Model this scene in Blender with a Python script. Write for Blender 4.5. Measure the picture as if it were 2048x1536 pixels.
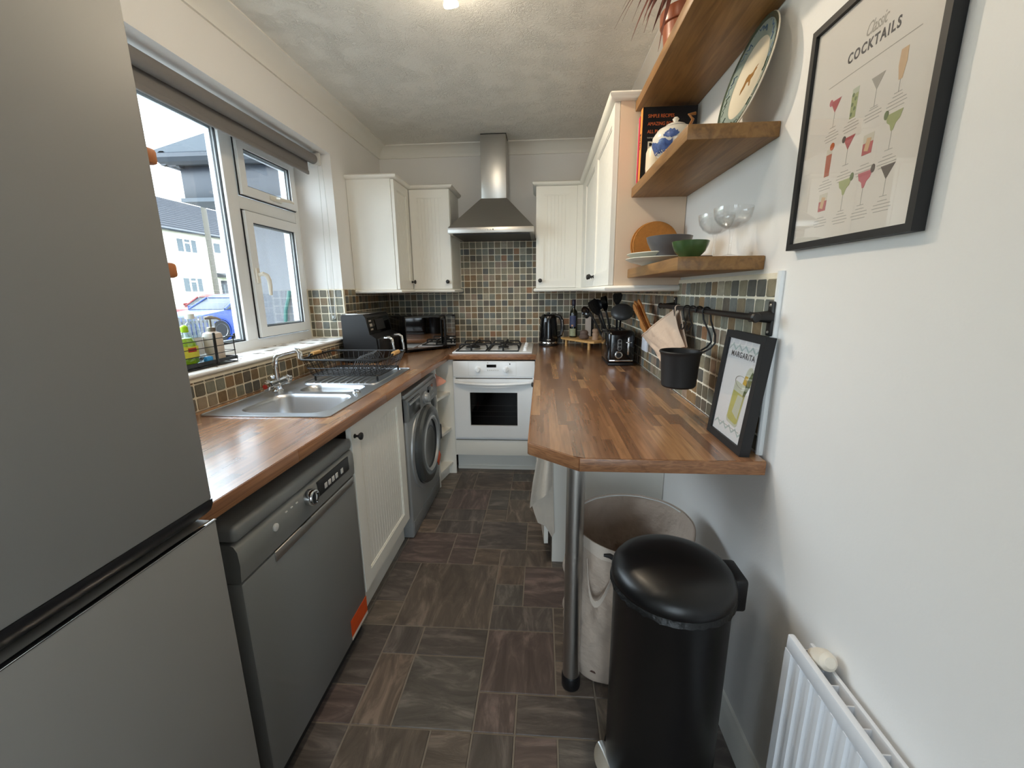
import bpy, bmesh, math, random
from math import sin, cos, pi, radians, sqrt
from mathutils import Matrix, Vector

for o in list(bpy.data.objects):
    bpy.data.objects.remove(o, do_unlink=True)
scene = bpy.context.scene
COL = scene.collection

# ------------------------------------------------------------------ camera
CAM_H = 1.3388
YAW, PITCH, ROLL = radians(4.1858), radians(12.621), radians(-0.5771)
F_PX = 830.97
cam_d = bpy.data.cameras.new('camera')
cam_d.sensor_fit = 'HORIZONTAL'
cam_d.sensor_width = 36.0
cam_d.lens = F_PX / 2048 * 36.0
cam_d.clip_start = 0.02
cam_d.clip_end = 300
cam = bpy.data.objects.new('camera', cam_d)
COL.objects.link(cam)
_f = Vector((-sin(YAW) * cos(PITCH), cos(YAW) * cos(PITCH), -sin(PITCH)))
_r = Vector((cos(YAW), sin(YAW), 0))
_u = _r.cross(_f)
_r2 = _r * cos(ROLL) + _u * sin(ROLL)
_u2 = -_r * sin(ROLL) + _u * cos(ROLL)
cam.matrix_world = Matrix((( _r2.x, _u2.x, -_f.x, 0), (_r2.y, _u2.y, -_f.y, 0),
                           (_r2.z, _u2.z, -_f.z, CAM_H), (0, 0, 0, 1)))
scene.camera = cam

# ------------------------------------------------------------------ world: flat overcast daylight
W = bpy.data.worlds.new('overcast_sky')
scene.world = W
W.use_nodes = True
nt = W.node_tree
bg = nt.nodes['Background']
bg.inputs['Color'].default_value = (0.77, 0.885, 1.0, 1)
SKY_STRENGTH = 8.0
bg.inputs['Strength'].default_value = SKY_STRENGTH

# daylight portals at the kitchen window and at the added fill door, unseen
def portal(name, loc, rot, sx, sy):
    l = bpy.data.lights.new(name, 'AREA')
    l.shape = 'RECTANGLE'
    l.size, l.size_y = sx, sy
    l.cycles.is_portal = True
    o = bpy.data.objects.new(name, l)
    o.location = loc
    o.rotation_euler = rot
    COL.objects.link(o)
portal('window_daylight', (-1.64, 1.83, 1.60), (0, radians(-90), 0), 1.15, 1.75)
portal('door_fill_portal', (-0.20, -1.85, 1.05), (radians(90), 0, 0), 0.9, 1.85)
LAMP_POWER = 15.0
LAMP_COLOR = (1.0, 0.82, 0.60)

# ------------------------------------------------------------------ exposure
vs = scene.view_settings
scene.display_settings.display_device = 'sRGB'
vs.view_transform = 'Standard'
vs.look = 'None'
vs.exposure = 0.35
vs.gamma = 1.0
vs.use_curve_mapping = False
scene.cycles.max_bounces = 10
scene.cycles.diffuse_bounces = 5
scene.cycles.glossy_bounces = 5
scene.cycles.transmission_bounces = 8
scene.cycles.transparent_max_bounces = 16
scene.cycles.sample_clamp_indirect = 6.0
scene.cycles.caustics_reflective = False
scene.cycles.caustics_refractive = False
scene.cycles.use_denoising = True

# ------------------------------------------------------------------ helpers
rnd = random.Random(7)

def lin(c):
    c = c / 255.0
    return c / 12.92 if c <= 0.04045 else ((c + 0.055) / 1.055) ** 2.4

def C(r, g, b):
    return (lin(r), lin(g), lin(b), 1.0)

M = {}

def P(name, col, rough=0.5, metal=0.0, spec=0.5, var=0.06, vscale=6.0, bump=0.0, bscale=60.0, coat=0.0,
      stretch=(1, 1, 1), trans=0.0, ior=1.45, emis=None, estr=0.0, sheen=0.0):
    """a procedural material: one colour with a little noise variation and an optional fine bump"""
    m = bpy.data.materials.new(name)
    m.use_nodes = True
    t = m.node_tree
    b = t.nodes['Principled BSDF']
    b.inputs['Roughness'].default_value = rough
    b.inputs['Metallic'].default_value = metal
    b.inputs['Specular IOR Level'].default_value = spec
    b.inputs['IOR'].default_value = ior
    b.inputs['Coat Weight'].default_value = coat
    b.inputs['Coat Roughness'].default_value = 0.12
    b.inputs['Transmission Weight'].default_value = trans
    b.inputs['Sheen Weight'].default_value = sheen
    tc = t.nodes.new('ShaderNodeTexCoord')
    mp = t.nodes.new('ShaderNodeMapping')
    mp.inputs['Scale'].default_value = stretch
    t.links.new(tc.outputs['Object'], mp.inputs['Vector'])
    n = t.nodes.new('ShaderNodeTexNoise')
    n.inputs['Scale'].default_value = vscale
    n.inputs['Detail'].default_value = 4
    t.links.new(mp.outputs['Vector'], n.inputs['Vector'])
    mx = t.nodes.new('ShaderNodeMix')
    mx.data_type = 'RGBA'
    mx.inputs[6].default_value = tuple(max(0, v * (1 - var)) for v in col[:3]) + (1,)
    mx.inputs[7].default_value = tuple(min(1, v * (1 + var)) for v in col[:3]) + (1,)
    t.links.new(n.outputs['Fac'], mx.inputs[0])
    t.links.new(mx.outputs[2], b.inputs['Base Color'])
    if bump:
        n2 = t.nodes.new('ShaderNodeTexNoise')
        n2.inputs['Scale'].default_value = bscale
        n2.inputs['Detail'].default_value = 3
        t.links.new(mp.outputs['Vector'], n2.inputs['Vector'])
        bp = t.nodes.new('ShaderNodeBump')
        bp.inputs['Strength'].default_value = bump
        bp.inputs['Distance'].default_value = 0.01
        t.links.new(n2.outputs['Fac'], bp.inputs['Height'])
        t.links.new(bp.outputs['Normal'], b.inputs['Normal'])
    if emis:
        b.inputs['Emission Color'].default_value = emis
        b.inputs['Emission Strength'].default_value = estr
    M[name] = m
    return m


class MB:
    """collects shapes and links them as ONE mesh object"""
    def __init__(s, m=None):
        s.v, s.f = [], []
        s.m = m or Matrix()

    def add(s, vs, fs, m=None):
        k = len(s.v)
        t = s.m @ m if m else s.m
        s.v += [t @ Vector(p) for p in vs]
        s.f += [[i + k for i in f] for f in fs]
        return s

    def box(s, x0, x1, y0, y1, z0, z1, b=0.0, seg=2, m=None):
        if x0 > x1: x0, x1 = x1, x0
        if y0 > y1: y0, y1 = y1, y0
        if z0 > z1: z0, z1 = z1, z0
        vs = [(x0, y0, z0), (x1, y0, z0), (x1, y1, z0), (x0, y1, z0), (x0, y0, z1), (x1, y0, z1), (x1, y1, z1), (x0, y1, z1)]
        fs = [(0, 3, 2, 1), (4, 5, 6, 7), (0, 1, 5, 4), (1, 2, 6, 5), (2, 3, 7, 6), (3, 0, 4, 7)]
        if b:
            bm = bmesh.new()
            bv = [bm.verts.new(p) for p in vs]
            for f in fs: bm.faces.new([bv[i] for i in f])
            b = min(b, 0.49 * min(x1 - x0, y1 - y0, z1 - z0))
            bmesh.ops.bevel(bm, geom=list(bm.edges), offset=b, segments=seg, profile=0.5, affect='EDGES', clamp_overlap=True)
            bm.verts.index_update()
            vs = [tuple(v.co) for v in bm.verts]
            fs = [[v.index for v in f.verts] for f in bm.faces]
            bm.free()
        return s.add(vs, fs, m)

    def lathe(s, prof, c=(0, 0, 0), n=32, m=None, sx=1.0, sy=1.0, close=True):
        """prof: (r, z) from bottom to top, turned about the z axis through c"""
        vs, fs, rows = [], [], []
        for r, z in prof:
            if r < 1e-6:
                rows.append([len(vs)]); vs.append((c[0], c[1], c[2] + z))
            else:
                rows.append(list(range(len(vs), len(vs) + n)))
                for i in range(n):
                    a = 2 * pi * i / n
                    vs.append((c[0] + r * cos(a) * sx, c[1] + r * sin(a) * sy, c[2] + z))
        for a, b in zip(rows, rows[1:]):
            for i in range(n):
                j = (i + 1) % n
                if len(a) == 1 and len(b) == 1: continue
                if len(a) == 1: fs.append((a[0], b[j], b[i]))
                elif len(b) == 1: fs.append((a[i], a[j], b[0]))
                else: fs.append((a[i], a[j], b[j], b[i]))
        if close:
            if len(rows[0]) > 1: fs.append(list(reversed(rows[0])))
            if len(rows[-1]) > 1: fs.append(rows[-1])
        return s.add(vs, fs, m)

    def cyl(s, p0, p1, r0, r1=None, n=20, m=None):
        p0, p1 = Vector(p0), Vector(p1)
        d = p1 - p0
        q = d.to_track_quat('Z', 'Y').to_matrix().to_4x4()
        mm = Matrix.Translation(p0) @ q
        if m: mm = m @ mm
        return s.lathe([(r0, 0), (r0 if r1 is None else r1, d.length)], n=n, m=mm)

    def tube(s, pts, r, n=8, closed=False, m=None, flat=1.0):
        pts = [Vector(p) for p in pts]
        L = len(pts)
        tang = []
        for i in range(L):
            a = pts[(i - 1) % L] if (closed or i > 0) else pts[0]
            b = pts[(i + 1) % L] if (closed or i < L - 1) else pts[-1]
            tang.append((b - a).normalized())
        up = Vector((0, 0, 1))
        if abs(tang[0].dot(up)) > 0.95: up = Vector((1, 0, 0))
        nx = tang[0].cross(up).normalized()
        vs, fs = [], []
        for i in range(L):
            if i:
                ax = tang[i - 1].cross(tang[i])
                if ax.length > 1e-8:
                    nx = Matrix.Rotation(tang[i - 1].angle(tang[i]), 3, ax.normalized()) @ nx
            ny = tang[i].cross(nx).normalized()
            rr = r[i] if isinstance(r, (list, tuple)) else r
            for k in range(n):
                a = 2 * pi * k / n
                vs.append(pts[i] + nx * (rr * cos(a)) + ny * (rr * flat * sin(a)))
        for i in range(L if closed else L - 1):
            for k in range(n):
                j = (i + 1) % L
                fs.append((i * n + k, i * n + (k + 1) % n, j * n + (k + 1) % n, j * n + k))
        if not closed:
            fs.append(list(range(n))[::-1])
            fs.append([(L - 1) * n + k for k in range(n)])
        return s.add(vs, fs, m)

    def prism(s, poly, w0, w1, m=None):
        """polygon in local xy extruded along z"""
        n = len(poly)
        vs = [(p[0], p[1], w0) for p in poly] + [(p[0], p[1], w1) for p in poly]
        fs = [list(range(n))[::-1], [n + i for i in range(n)]]
        fs += [(i, (i + 1) % n, n + (i + 1) % n, n + i) for i in range(n)]
        return s.add(vs, fs, m)

    def ring(s, o, i, w0, w1, m=None):
        """rectangular plate with a rectangular hole: o, i = (u0, u1, v0, v1); one island"""
        def q(r): return [(r[0], r[2]), (r[1], r[2]), (r[1], r[3]), (r[0], r[3])]
        vs = [(a, b, w) for w in (w0, w1) for r in (o, i) for a, b in q(r)]
        fs = []
        for k in range(4):
            j = (k + 1) % 4
            fs.append((k, 4 + k, 4 + j, j))
            fs.append((8 + k, 8 + j, 12 + j, 12 + k))
            fs.append((k, j, 8 + j, 8 + k))
            fs.append((4 + k, 12 + k, 12 + j, 4 + j))
        return s.add(vs, fs, m)

    def sheet(s, grid, th=0.0, m=None):
        """grid of points; with th a closed slab th thick"""
        R, K = len(grid), len(grid[0])
        P3 = [[Vector(p) for p in row] for row in grid]
        vs = [p for row in P3 for p in row]
        fs = [(i * K + j, i * K + j + 1, (i + 1) * K + j + 1, (i + 1) * K + j) for i in range(R - 1) for j in range(K - 1)]
        if th:
            off = []
            for i in range(R):
                for j in range(K):
                    a = P3[min(i + 1, R - 1)][j] - P3[max(i - 1, 0)][j]
                    b = P3[i][min(j + 1, K - 1)] - P3[i][max(j - 1, 0)]
                    nn = b.cross(a)
                    nn = nn.normalized() if nn.length > 1e-12 else Vector((0, 0, 1))
                    off.append(P3[i][j] + nn * th)
            n0 = len(vs)
            vs += off
            fs += [tuple(n0 + q for q in f[::-1]) for f in fs]
            edge = [(0, j) for j in range(K)] + [(i, K - 1) for i in range(1, R)] + [(R - 1, j) for j in range(K - 2, -1, -1)] + [(i, 0) for i in range(R - 2, 0, -1)]
            for a, b in zip(edge, edge[1:] + edge[:1]):
                p, q = a[0] * K + a[1], b[0] * K + b[1]
                fs.append((q, p, n0 + p, n0 + q))
        return s.add(vs, fs, m)

    def build(s, name, mat, parent=None, off=None, smooth=35):
        me = bpy.data.meshes.new(name)
        vs = s.v
        if off is not None:
            o3 = Vector(off)
            vs = [p - o3 for p in vs]
        me.from_pydata([tuple(p) for p in vs], [], s.f)
        bm = bmesh.new()
        bm.from_mesh(me)
        bmesh.ops.recalc_face_normals(bm, faces=bm.faces)
        bm.to_mesh(me)
        bm.free()
        if smooth:
            me.polygons.foreach_set('use_smooth', [True] * len(me.polygons))
            me.set_sharp_from_angle(angle=radians(smooth))
        me.materials.append(M[mat] if isinstance(mat, str) else mat)
        o = bpy.data.objects.new(name, me)
        COL.objects.link(o)
        if parent: o.parent = parent
        return o


def tag(o, label, cat, group=None):
    o['label'] = label
    o['category'] = cat
    if group: o['group'] = group
    return o

def single(name, mb, mat, label, cat, group=None, smooth=35):
    """a thing that is one mesh, its origin at its base"""
    xs = [p.x for p in mb.v]; ys = [p.y for p in mb.v]; zs = [p.z for p in mb.v]
    off = ((min(xs) + max(xs)) / 2, (min(ys) + max(ys)) / 2, min(zs))
    o = mb.build(name, mat, None, off, smooth)
    o.location = off
    return tag(o, label, cat, group)

def struct(name, mb, mat, parent=None, smooth=35):
    o = mb.build(name, mat, parent, None, smooth)
    if not parent: o['kind'] = 'structure'
    return o


class T:
    """a thing: an Empty at its base, parts given in world coordinates (or local when loc_parts)"""
    def __init__(s, name, label, cat, loc, group=None, rz=0.0, local=False):
        s.o = bpy.data.objects.new(name, None)
        s.o.empty_display_size = 0.05
        COL.objects.link(s.o)
        s.o.location = loc
        s.o.rotation_euler = (0, 0, rz)
        s.off = None if local else Vector(loc)
        tag(s.o, label, cat, group)

    def add(s, name, mb, mat, under=None, smooth=35, label=None):
        o = mb.build(name, mat, under or s.o, s.off, smooth)
        if label: o['label'] = label
        return o


def frame_mat(origin, u, v):
    """matrix whose local x runs along u, y along v and z along u x v"""
    u = Vector(u).normalized(); v = Vector(v).normalized(); w = u.cross(v)
    return Matrix(((u.x, v.x, w.x, origin[0]), (u.y, v.y, w.y, origin[1]), (u.z, v.z, w.z, origin[2]), (0, 0, 0, 1)))

def text_into(mb, s, size, m, align='LEFT', extrude=0.0004, shear=0.0, spacing=1.0, xs=1.0, bold=0.0):
    cu = bpy.data.curves.new('text', 'FONT')
    cu.body = s
    cu.size = size
    cu.align_x = align
    cu.extrude = extrude
    cu.shear = shear
    cu.offset = bold
    cu.space_character = spacing
    cu.resolution_u = 3
    o = bpy.data.objects.new('text', cu)
    me = bpy.data.meshes.new_from_object(o)
    mb.add([(v.co.x * xs, v.co.y, v.co.z) for v in me.vertices], [list(p.vertices) for p in me.polygons], m)
    bpy.data.objects.remove(o)
    bpy.data.meshes.remove(me)
    bpy.data.curves.remove(cu)
    return mb

def arc(c, r, a0, a1, n, ax=0):
    """points of an arc; ax: 0 = xz plane, 1 = yz plane, 2 = xy plane"""
    out = []
    for i in range(n + 1):
        a = a0 + (a1 - a0) * i / n
        p = (r * cos(a), r * sin(a))
        out.append((c[0] + p[0], c[1], c[2] + p[1]) if ax == 0 else (c[0], c[1] + p[0], c[2] + p[1]) if ax == 1 else (c[0] + p[0], c[1] + p[1], c[2]))
    return out

def rrect(x0, x1, y0, y1, r, n=5):
    pts = []
    for cx, cy, a in ((x1 - r, y1 - r, 0), (x0 + r, y1 - r, pi / 2), (x0 + r, y0 + r, pi), (x1 - r, y0 + r, 1.5 * pi)):
        for i in range(n + 1):
            t = a + pi / 2 * i / n
            pts.append((cx + r * cos(t), cy + r * sin(t)))
    return pts

# ------------------------------------------------------------------ materials
def ramp(t, stops):
    r = t.nodes.new('ShaderNodeValToRGB')
    e = r.color_ramp.elements
    while len(e) < len(stops): e.new(0.5)
    for k, (p, c) in zip(e, stops):
        k.position = p
        k.color = c
    return r

def piece_mat(name, stops, rough, streak=(1, 1, 1), nscale=30.0, amt=0.35, bump=0.3, island=False, spec=0.5, interp='CONSTANT', coat=0.0, dark=0.55, light=1.35, dist=0.8, tight=0.0, detail=6):
    """every piece takes its own colour from a ramp, with veins running through it"""
    m = bpy.data.materials.new(name)
    m.use_nodes = True
    t = m.node_tree
    b = t.nodes['Principled BSDF']
    b.inputs['Roughness'].default_value = rough
    b.inputs['Specular IOR Level'].default_value = spec
    b.inputs['Coat Weight'].default_value = coat
    b.inputs['Coat Roughness'].default_value = 0.2
    if island:
        src = t.nodes.new('ShaderNodeNewGeometry').outputs['Random Per Island']
    else:
        src = t.nodes.new('ShaderNodeObjectInfo').outputs['Random']
    r = ramp(t, stops)
    r.color_ramp.interpolation = interp
    t.links.new(src, r.inputs['Fac'])
    tc = t.nodes.new('ShaderNodeTexCoord')
    ad = t.nodes.new('ShaderNodeVectorMath')
    ad.operation = 'ADD'
    sc = t.nodes.new('ShaderNodeMath')
    sc.operation = 'MULTIPLY'
    sc.inputs[1].default_value = 37.0
    t.links.new(src, sc.inputs[0])
    cb = t.nodes.new('ShaderNodeCombineXYZ')
    for i in range(3): t.links.new(sc.outputs[0], cb.inputs[i])
    mp = t.nodes.new('ShaderNodeMapping')
    mp.inputs['Scale'].default_value = streak
    t.links.new(tc.outputs['Object'], mp.inputs['Vector'])
    t.links.new(mp.outputs['Vector'], ad.inputs[0])
    t.links.new(cb.outputs[0], ad.inputs[1])
    n = t.nodes.new('ShaderNodeTexNoise')
    n.inputs['Scale'].default_value = nscale
    n.inputs['Detail'].default_value = detail
    n.inputs['Roughness'].default_value = 0.65
    n.inputs['Distortion'].default_value = dist
    t.links.new(ad.outputs[0], n.inputs['Vector'])
    r2 = ramp(t, [(0.25 + tight, (dark,) * 3 + (1,)), (0.52, (1, 1, 1, 1)), (0.78 - tight, (light,) * 3 + (1,))])
    t.links.new(n.outputs['Fac'], r2.inputs['Fac'])
    mx = t.nodes.new('ShaderNodeMix')
    mx.data_type = 'RGBA'
    mx.blend_type = 'MULTIPLY'
    mx.inputs[0].default_value = amt
    t.links.new(r.outputs['Color'], mx.inputs[6])
    t.links.new(r2.outputs['Color'], mx.inputs[7])
    t.links.new(mx.outputs[2], b.inputs['Base Color'])
    if bump:
        bp = t.nodes.new('ShaderNodeBump')
        bp.inputs['Strength'].default_value = bump
        bp.inputs['Distance'].default_value = 0.004
        t.links.new(n.outputs['Fac'], bp.inputs['Height'])
        t.links.new(bp.outputs['Normal'], b.inputs['Normal'])
    M[name] = m
    return m

SLATE = [(0.0, C(122, 118, 100)), (0.10, C(104, 98, 82)), (0.2, C(136, 128, 106)), (0.30, C(122, 102, 74)), (0.38, C(112, 114, 108)),
         (0.48, C(146, 132, 112)), (0.56, C(96, 88, 76)), (0.64, C(136, 110, 78)), (0.70, C(126, 126, 112)), (0.78, C(144, 124, 106)),
         (0.84, C(90, 90, 84)), (0.90, C(132, 118, 94)), (0.955, C(148, 108, 76)), (0.975, C(160, 152, 132))]
piece_mat('slate', SLATE, 0.5, nscale=38, amt=0.6, bump=0.35)
piece_mat('slate_joined', SLATE, 0.5, nscale=38, amt=0.6, bump=0.35, island=True)
WOODS = [(0.0, C(142, 102, 72)), (0.14, C(158, 116, 82)), (0.28, C(126, 90, 65)), (0.42, C(150, 108, 76)), (0.56, C(170, 128, 90)),
         (0.68, C(136, 98, 71)), (0.8, C(154, 112, 80)), (0.9, C(116, 83, 62)), (0.955, C(182, 140, 100))]
piece_mat('stave_y', WOODS, 0.27, streak=(1, 0.06, 1), nscale=75, amt=0.6, bump=0.0, spec=0.6, coat=0.6, dist=0.15, tight=0.05, detail=2)
piece_mat('stave_x', WOODS, 0.27, streak=(0.06, 1, 1), nscale=75, amt=0.6, bump=0.0, spec=0.6, coat=0.6, dist=0.15, tight=0.05, detail=2)
FLOORC = [(0.0, C(98, 88, 80)), (0.2, C(108, 98, 88)), (0.4, C(89, 82, 78)), (0.55, C(104, 91, 81)), (0.7, C(95, 90, 85)), (0.85, C(97, 84, 80))]
piece_mat('floor_tile_x', FLOORC, 0.42, streak=(0.5, 1.8, 1), nscale=9, amt=0.9, bump=0.5, dark=0.62, light=2.0, dist=1.0, tight=0.12)
piece_mat('floor_tile_y', FLOORC, 0.42, streak=(1.8, 0.5, 1), nscale=9, amt=0.9, bump=0.5, dark=0.62, light=2.0, dist=1.0, tight=0.12)

def wood_mat(name, c0, c1, c2, streak, scale=9.0, rough=0.5):
    m = bpy.data.materials.new(name)
    m.use_nodes = True
    t = m.node_tree
    b = t.nodes['Principled BSDF']
    b.inputs['Roughness'].default_value = rough
    tc = t.nodes.new('ShaderNodeTexCoord')
    mp = t.nodes.new('ShaderNodeMapping')
    mp.inputs['Scale'].default_value = streak
    t.links.new(tc.outputs['Object'], mp.inputs['Vector'])
    n = t.nodes.new('ShaderNodeTexNoise')
    n.inputs['Scale'].default_value = scale
    n.inputs['Detail'].default_value = 7
    n.inputs['Distortion'].default_value = 1.2
    t.links.new(mp.outputs['Vector'], n.inputs['Vector'])
    r = ramp(t, [(0.25, c0), (0.5, c1), (0.75, c2)])
    t.links.new(n.outputs['Fac'], r.inputs['Fac'])
    t.links.new(r.outputs['Color'], b.inputs['Base Color'])
    bp = t.nodes.new('ShaderNodeBump')
    bp.inputs['Strength'].default_value = 0.12
    bp.inputs['Distance'].default_value = 0.003
    t.links.new(n.outputs['Fac'], bp.inputs['Height'])
    t.links.new(bp.outputs['Normal'], b.inputs['Normal'])
    M[name] = m

wood_mat('oak_shelf', C(104, 74, 40), C(134, 97, 54), C(156, 116, 68), (9, 0.8, 9), 5.0, 0.45)
wood_mat('worktop_core', C(118, 76, 50), C(146, 96, 62), C(166, 112, 72), (6, 0.5, 6), 6.0, 0.35)
wood_mat('edge_wood', C(108, 72, 48), C(142, 98, 66), C(168, 120, 82), (4, 0.6, 20), 7.0, 0.32)
wood_mat('bamboo', C(196, 150, 92), C(212, 168, 106), C(224, 182, 122), (1.0, 8, 8), 8.0, 0.4)
wood_mat('spoon_wood', C(158, 98, 46), C(186, 122, 62), C(206, 146, 82), (8, 8, 1), 9.0, 0.5)
wood_mat('peg_wood', C(166, 96, 50), C(186, 116, 66), C(200, 134, 82), (2, 2, 2), 20.0, 0.5)

def artex():
    m = bpy.data.materials.new('artex_ceiling')
    m.use_nodes = True
    t = m.node_tree
    b = t.nodes['Principled BSDF']
    b.inputs['Base Color'].default_value = C(236, 234, 227)
    b.inputs['Roughness'].default_value = 0.42
    tc = t.nodes.new('ShaderNodeTexCoord')
    n = t.nodes.new('ShaderNodeTexNoise')
    n.inputs['Scale'].default_value = 9
    n.inputs['Detail'].default_value = 2
    t.links.new(tc.outputs['Object'], n.inputs['Vector'])
    n2 = t.nodes.new('ShaderNodeTexNoise')
    n2.inputs['Scale'].default_value = 34
    n2.inputs['Detail'].default_value = 5
    n2.inputs['Distortion'].default_value = 2.2
    t.links.new(tc.outputs['Object'], n2.inputs['Vector'])
    r = ramp(t, [(0.42, (0, 0, 0, 1)), (0.5, (0.7, 0.7, 0.7, 1)), (0.56, (0.25, 0.25, 0.25, 1)), (0.66, (1, 1, 1, 1))])
    t.links.new(n2.outputs['Fac'], r.inputs['Fac'])
    mu = t.nodes.new('ShaderNodeMath')
    mu.operation = 'MULTIPLY'
    r3 = ramp(t, [(0.38, (0.15, 0.15, 0.15, 1)), (0.62, (1, 1, 1, 1))])
    t.links.new(n.outputs['Fac'], r3.inputs['Fac'])
    t.links.new(r.outputs['Color'], mu.inputs[0])
    t.links.new(r3.outputs['Color'], mu.inputs[1])
    bp = t.nodes.new('ShaderNodeBump')
    bp.inputs['Strength'].default_value = 0.65
    bp.inputs['Distance'].default_value = 0.007
    t.links.new(mu.outputs[0], bp.inputs['Height'])
    t.links.new(bp.outputs['Normal'], b.inputs['Normal'])
    M['artex_ceiling'] = m
artex()

def clear_glass(name, tint=(1, 1, 1, 1), refl=0.06):
    """thin pane: see-through with a weak mirror on top"""
    m = bpy.data.materials.new(name)
    m.use_nodes = True
    t = m.node_tree
    t.nodes.remove(t.nodes['Principled BSDF'])
    tr = t.nodes.new('ShaderNodeBsdfTransparent')
    tr.inputs['Color'].default_value = tint
    gl = t.nodes.new('ShaderNodeBsdfGlossy')
    gl.inputs['Roughness'].default_value = 0.02
    mx = t.nodes.new('ShaderNodeMixShader')
    lw = t.nodes.new('ShaderNodeLayerWeight')
    lw.inputs['Blend'].default_value = 0.25
    mr = t.nodes.new('ShaderNodeMapRange')
    mr.inputs['To Min'].default_value = refl
    mr.inputs['To Max'].default_value = 0.55
    t.links.new(lw.outputs['Facing'], mr.inputs['Value'])
    pw = t.nodes.new('ShaderNodeMath')
    pw.operation = 'MULTIPLY'
    t.links.new(mr.outputs[0], pw.inputs[0])
    pw.inputs[1].default_value = 0.8
    t.links.new(pw.outputs[0], mx.inputs[0])
    t.links.new(tr.outputs[0], mx.inputs[1])
    t.links.new(gl.outputs[0], mx.inputs[2])
    t.links.new(mx.outputs[0], t.nodes['Material Output'].inputs['Surface'])
    M[name] = m
clear_glass('pane_glass', (0.97, 0.985, 0.98, 1), 0.04)
clear_glass('picture_glass', (0.995, 0.995, 0.995, 1), 0.045)
clear_glass('drink_glass', (0.985, 0.985, 0.98, 1), 0.03)
clear_glass('clear_plastic', (0.86, 0.92, 0.95, 1), 0.08)
clear_glass('oven_glass', (0.35, 0.35, 0.36, 1), 0.015)

P('wall_paint', C(238, 236, 233), 0.55, var=0.015, vscale=3, bump=0.05, bscale=180)
P('coving_paint', C(236, 234, 227), 0.45, var=0.01)
P('skirting_paint', C(222, 220, 212), 0.35, var=0.01)
P('grout', C(232, 224, 204), 0.8, var=0.08, vscale=30, bump=0.2, bscale=200)
P('floor_grout', C(134, 125, 114), 0.6, var=0.1, vscale=14)
P('upvc', C(236, 238, 238), 0.25, var=0.01)
P('gasket', C(22, 22, 24), 0.6)
P('chrome_spacer', C(190, 196, 202), 0.3, metal=0.8)
P('handle_cream', C(228, 222, 208), 0.3)
P('cabinet_cream', C(238, 236, 228), 0.38, var=0.012, vscale=12, bump=0.02, bscale=120)
P('carcass_beige', C(230, 206, 180), 0.45, var=0.01)
P('black_iron', C(24, 23, 23), 0.42, var=0.2, vscale=60)
P('black_gloss', C(12, 12, 14), 0.12, coat=0.3)
P('black_plastic', C(20, 20, 22), 0.38)
P('black_matte', C(26, 26, 27), 0.55)
P('bin_black', C(14, 14, 15), 0.34)
P('bag_black', C(12, 12, 12), 0.45, bump=0.4, bscale=60)
P('steel', C(196, 194, 190), 0.33, metal=1.0, var=0.05, vscale=40, stretch=(1, 20, 20), bump=0.03, bscale=300)
P('steel_hood', C(182, 179, 174), 0.36, metal=1.0, var=0.06, vscale=30, stretch=(0.3, 6, 6))
P('steel_sink', C(208, 212, 218), 0.3, metal=1.0, var=0.04, vscale=20)
P('chrome', C(220, 222, 224), 0.07, metal=1.0, var=0.02)
P('mirror_door', C(196, 194, 192), 0.04, metal=1.0, var=0.01)
P('fridge_grey', C(138, 137, 135), 0.48, metal=0.15, var=0.015, vscale=300)
P('fridge_dark', C(40, 40, 42), 0.3, metal=0.3)
P('graphite', C(130, 132, 132), 0.42, metal=0.2, var=0.02, vscale=200)
P('graphite_panel', C(128, 130, 129), 0.36, metal=0.2, var=0.02, vscale=200)
P('graphite_dark', C(44, 45, 47), 0.4, metal=0.2)
P('washer_silver', C(160, 163, 164), 0.36, metal=0.3, var=0.02, vscale=200)
P('washer_ring', C(84, 87, 88), 0.25, metal=0.4)
P('dark_glass', C(16, 18, 20), 0.06, spec=0.6)
P('display_black', C(10, 10, 12), 0.1)
P('button_white', C(206, 206, 204), 0.4)
P('enamel_white', C(240, 242, 244), 0.22, var=0.008)
P('oven_interior', C(26, 25, 24), 0.6)
P('oven_shadow', C(12, 12, 12), 0.7)
P('sticker_orange', C(214, 78, 18), 0.5, var=0.18, vscale=40)
P('sticker_pale', C(226, 216, 204), 0.5)
P('pink_cloth', C(226, 160, 138), 0.8)
P('towel_linen', C(206, 197, 184), 0.9, var=0.05, vscale=40, bump=0.6, bscale=26)
P('canvas', C(196, 178, 162), 0.9, var=0.07, vscale=12, bump=0.9, bscale=22)
P('canvas_hem', C(208, 194, 180), 0.9, var=0.04, bump=0.3, bscale=500)
P('bag_linen', C(206, 182, 160), 0.9, var=0.06, vscale=20, bump=0.6, bscale=28)
P('stain_brown', C(92, 70, 62), 0.9)
P('blind_grey', C(126, 122, 120), 0.8, var=0.03, vscale=60)
P('blind_bracket', C(208, 206, 200), 0.4)
P('cord_white', C(226, 226, 222), 0.5)
P('poster_paper', C(250, 242, 232), 0.7, var=0.01)
P('print_dark', C(58, 50, 54), 0.7)
P('print_grey', C(184, 176, 166), 0.7)
P('print_taupe', C(176, 166, 152), 0.7)
P('print_red', C(200, 98, 102), 0.7)
P('print_rust', C(194, 106, 80), 0.7)
P('print_green', C(184, 190, 134), 0.7)
P('print_dkgreen', C(124, 138, 98), 0.7)
P('print_peach', C(232, 194, 150), 0.7)
P('print_pink', C(214, 116, 128), 0.7)
P('print_black', C(104, 94, 90), 0.7)
P('print_mint', C(190, 208, 206), 0.7)
P('print_white', C(248, 249, 251), 0.6)
P('print_yellow', C(204, 200, 116), 0.6, var=0.15, vscale=40)
P('print_pale', C(214, 218, 196), 0.6, var=0.1, vscale=40)
P('print_leaf', C(104, 118, 74), 0.6)
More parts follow.
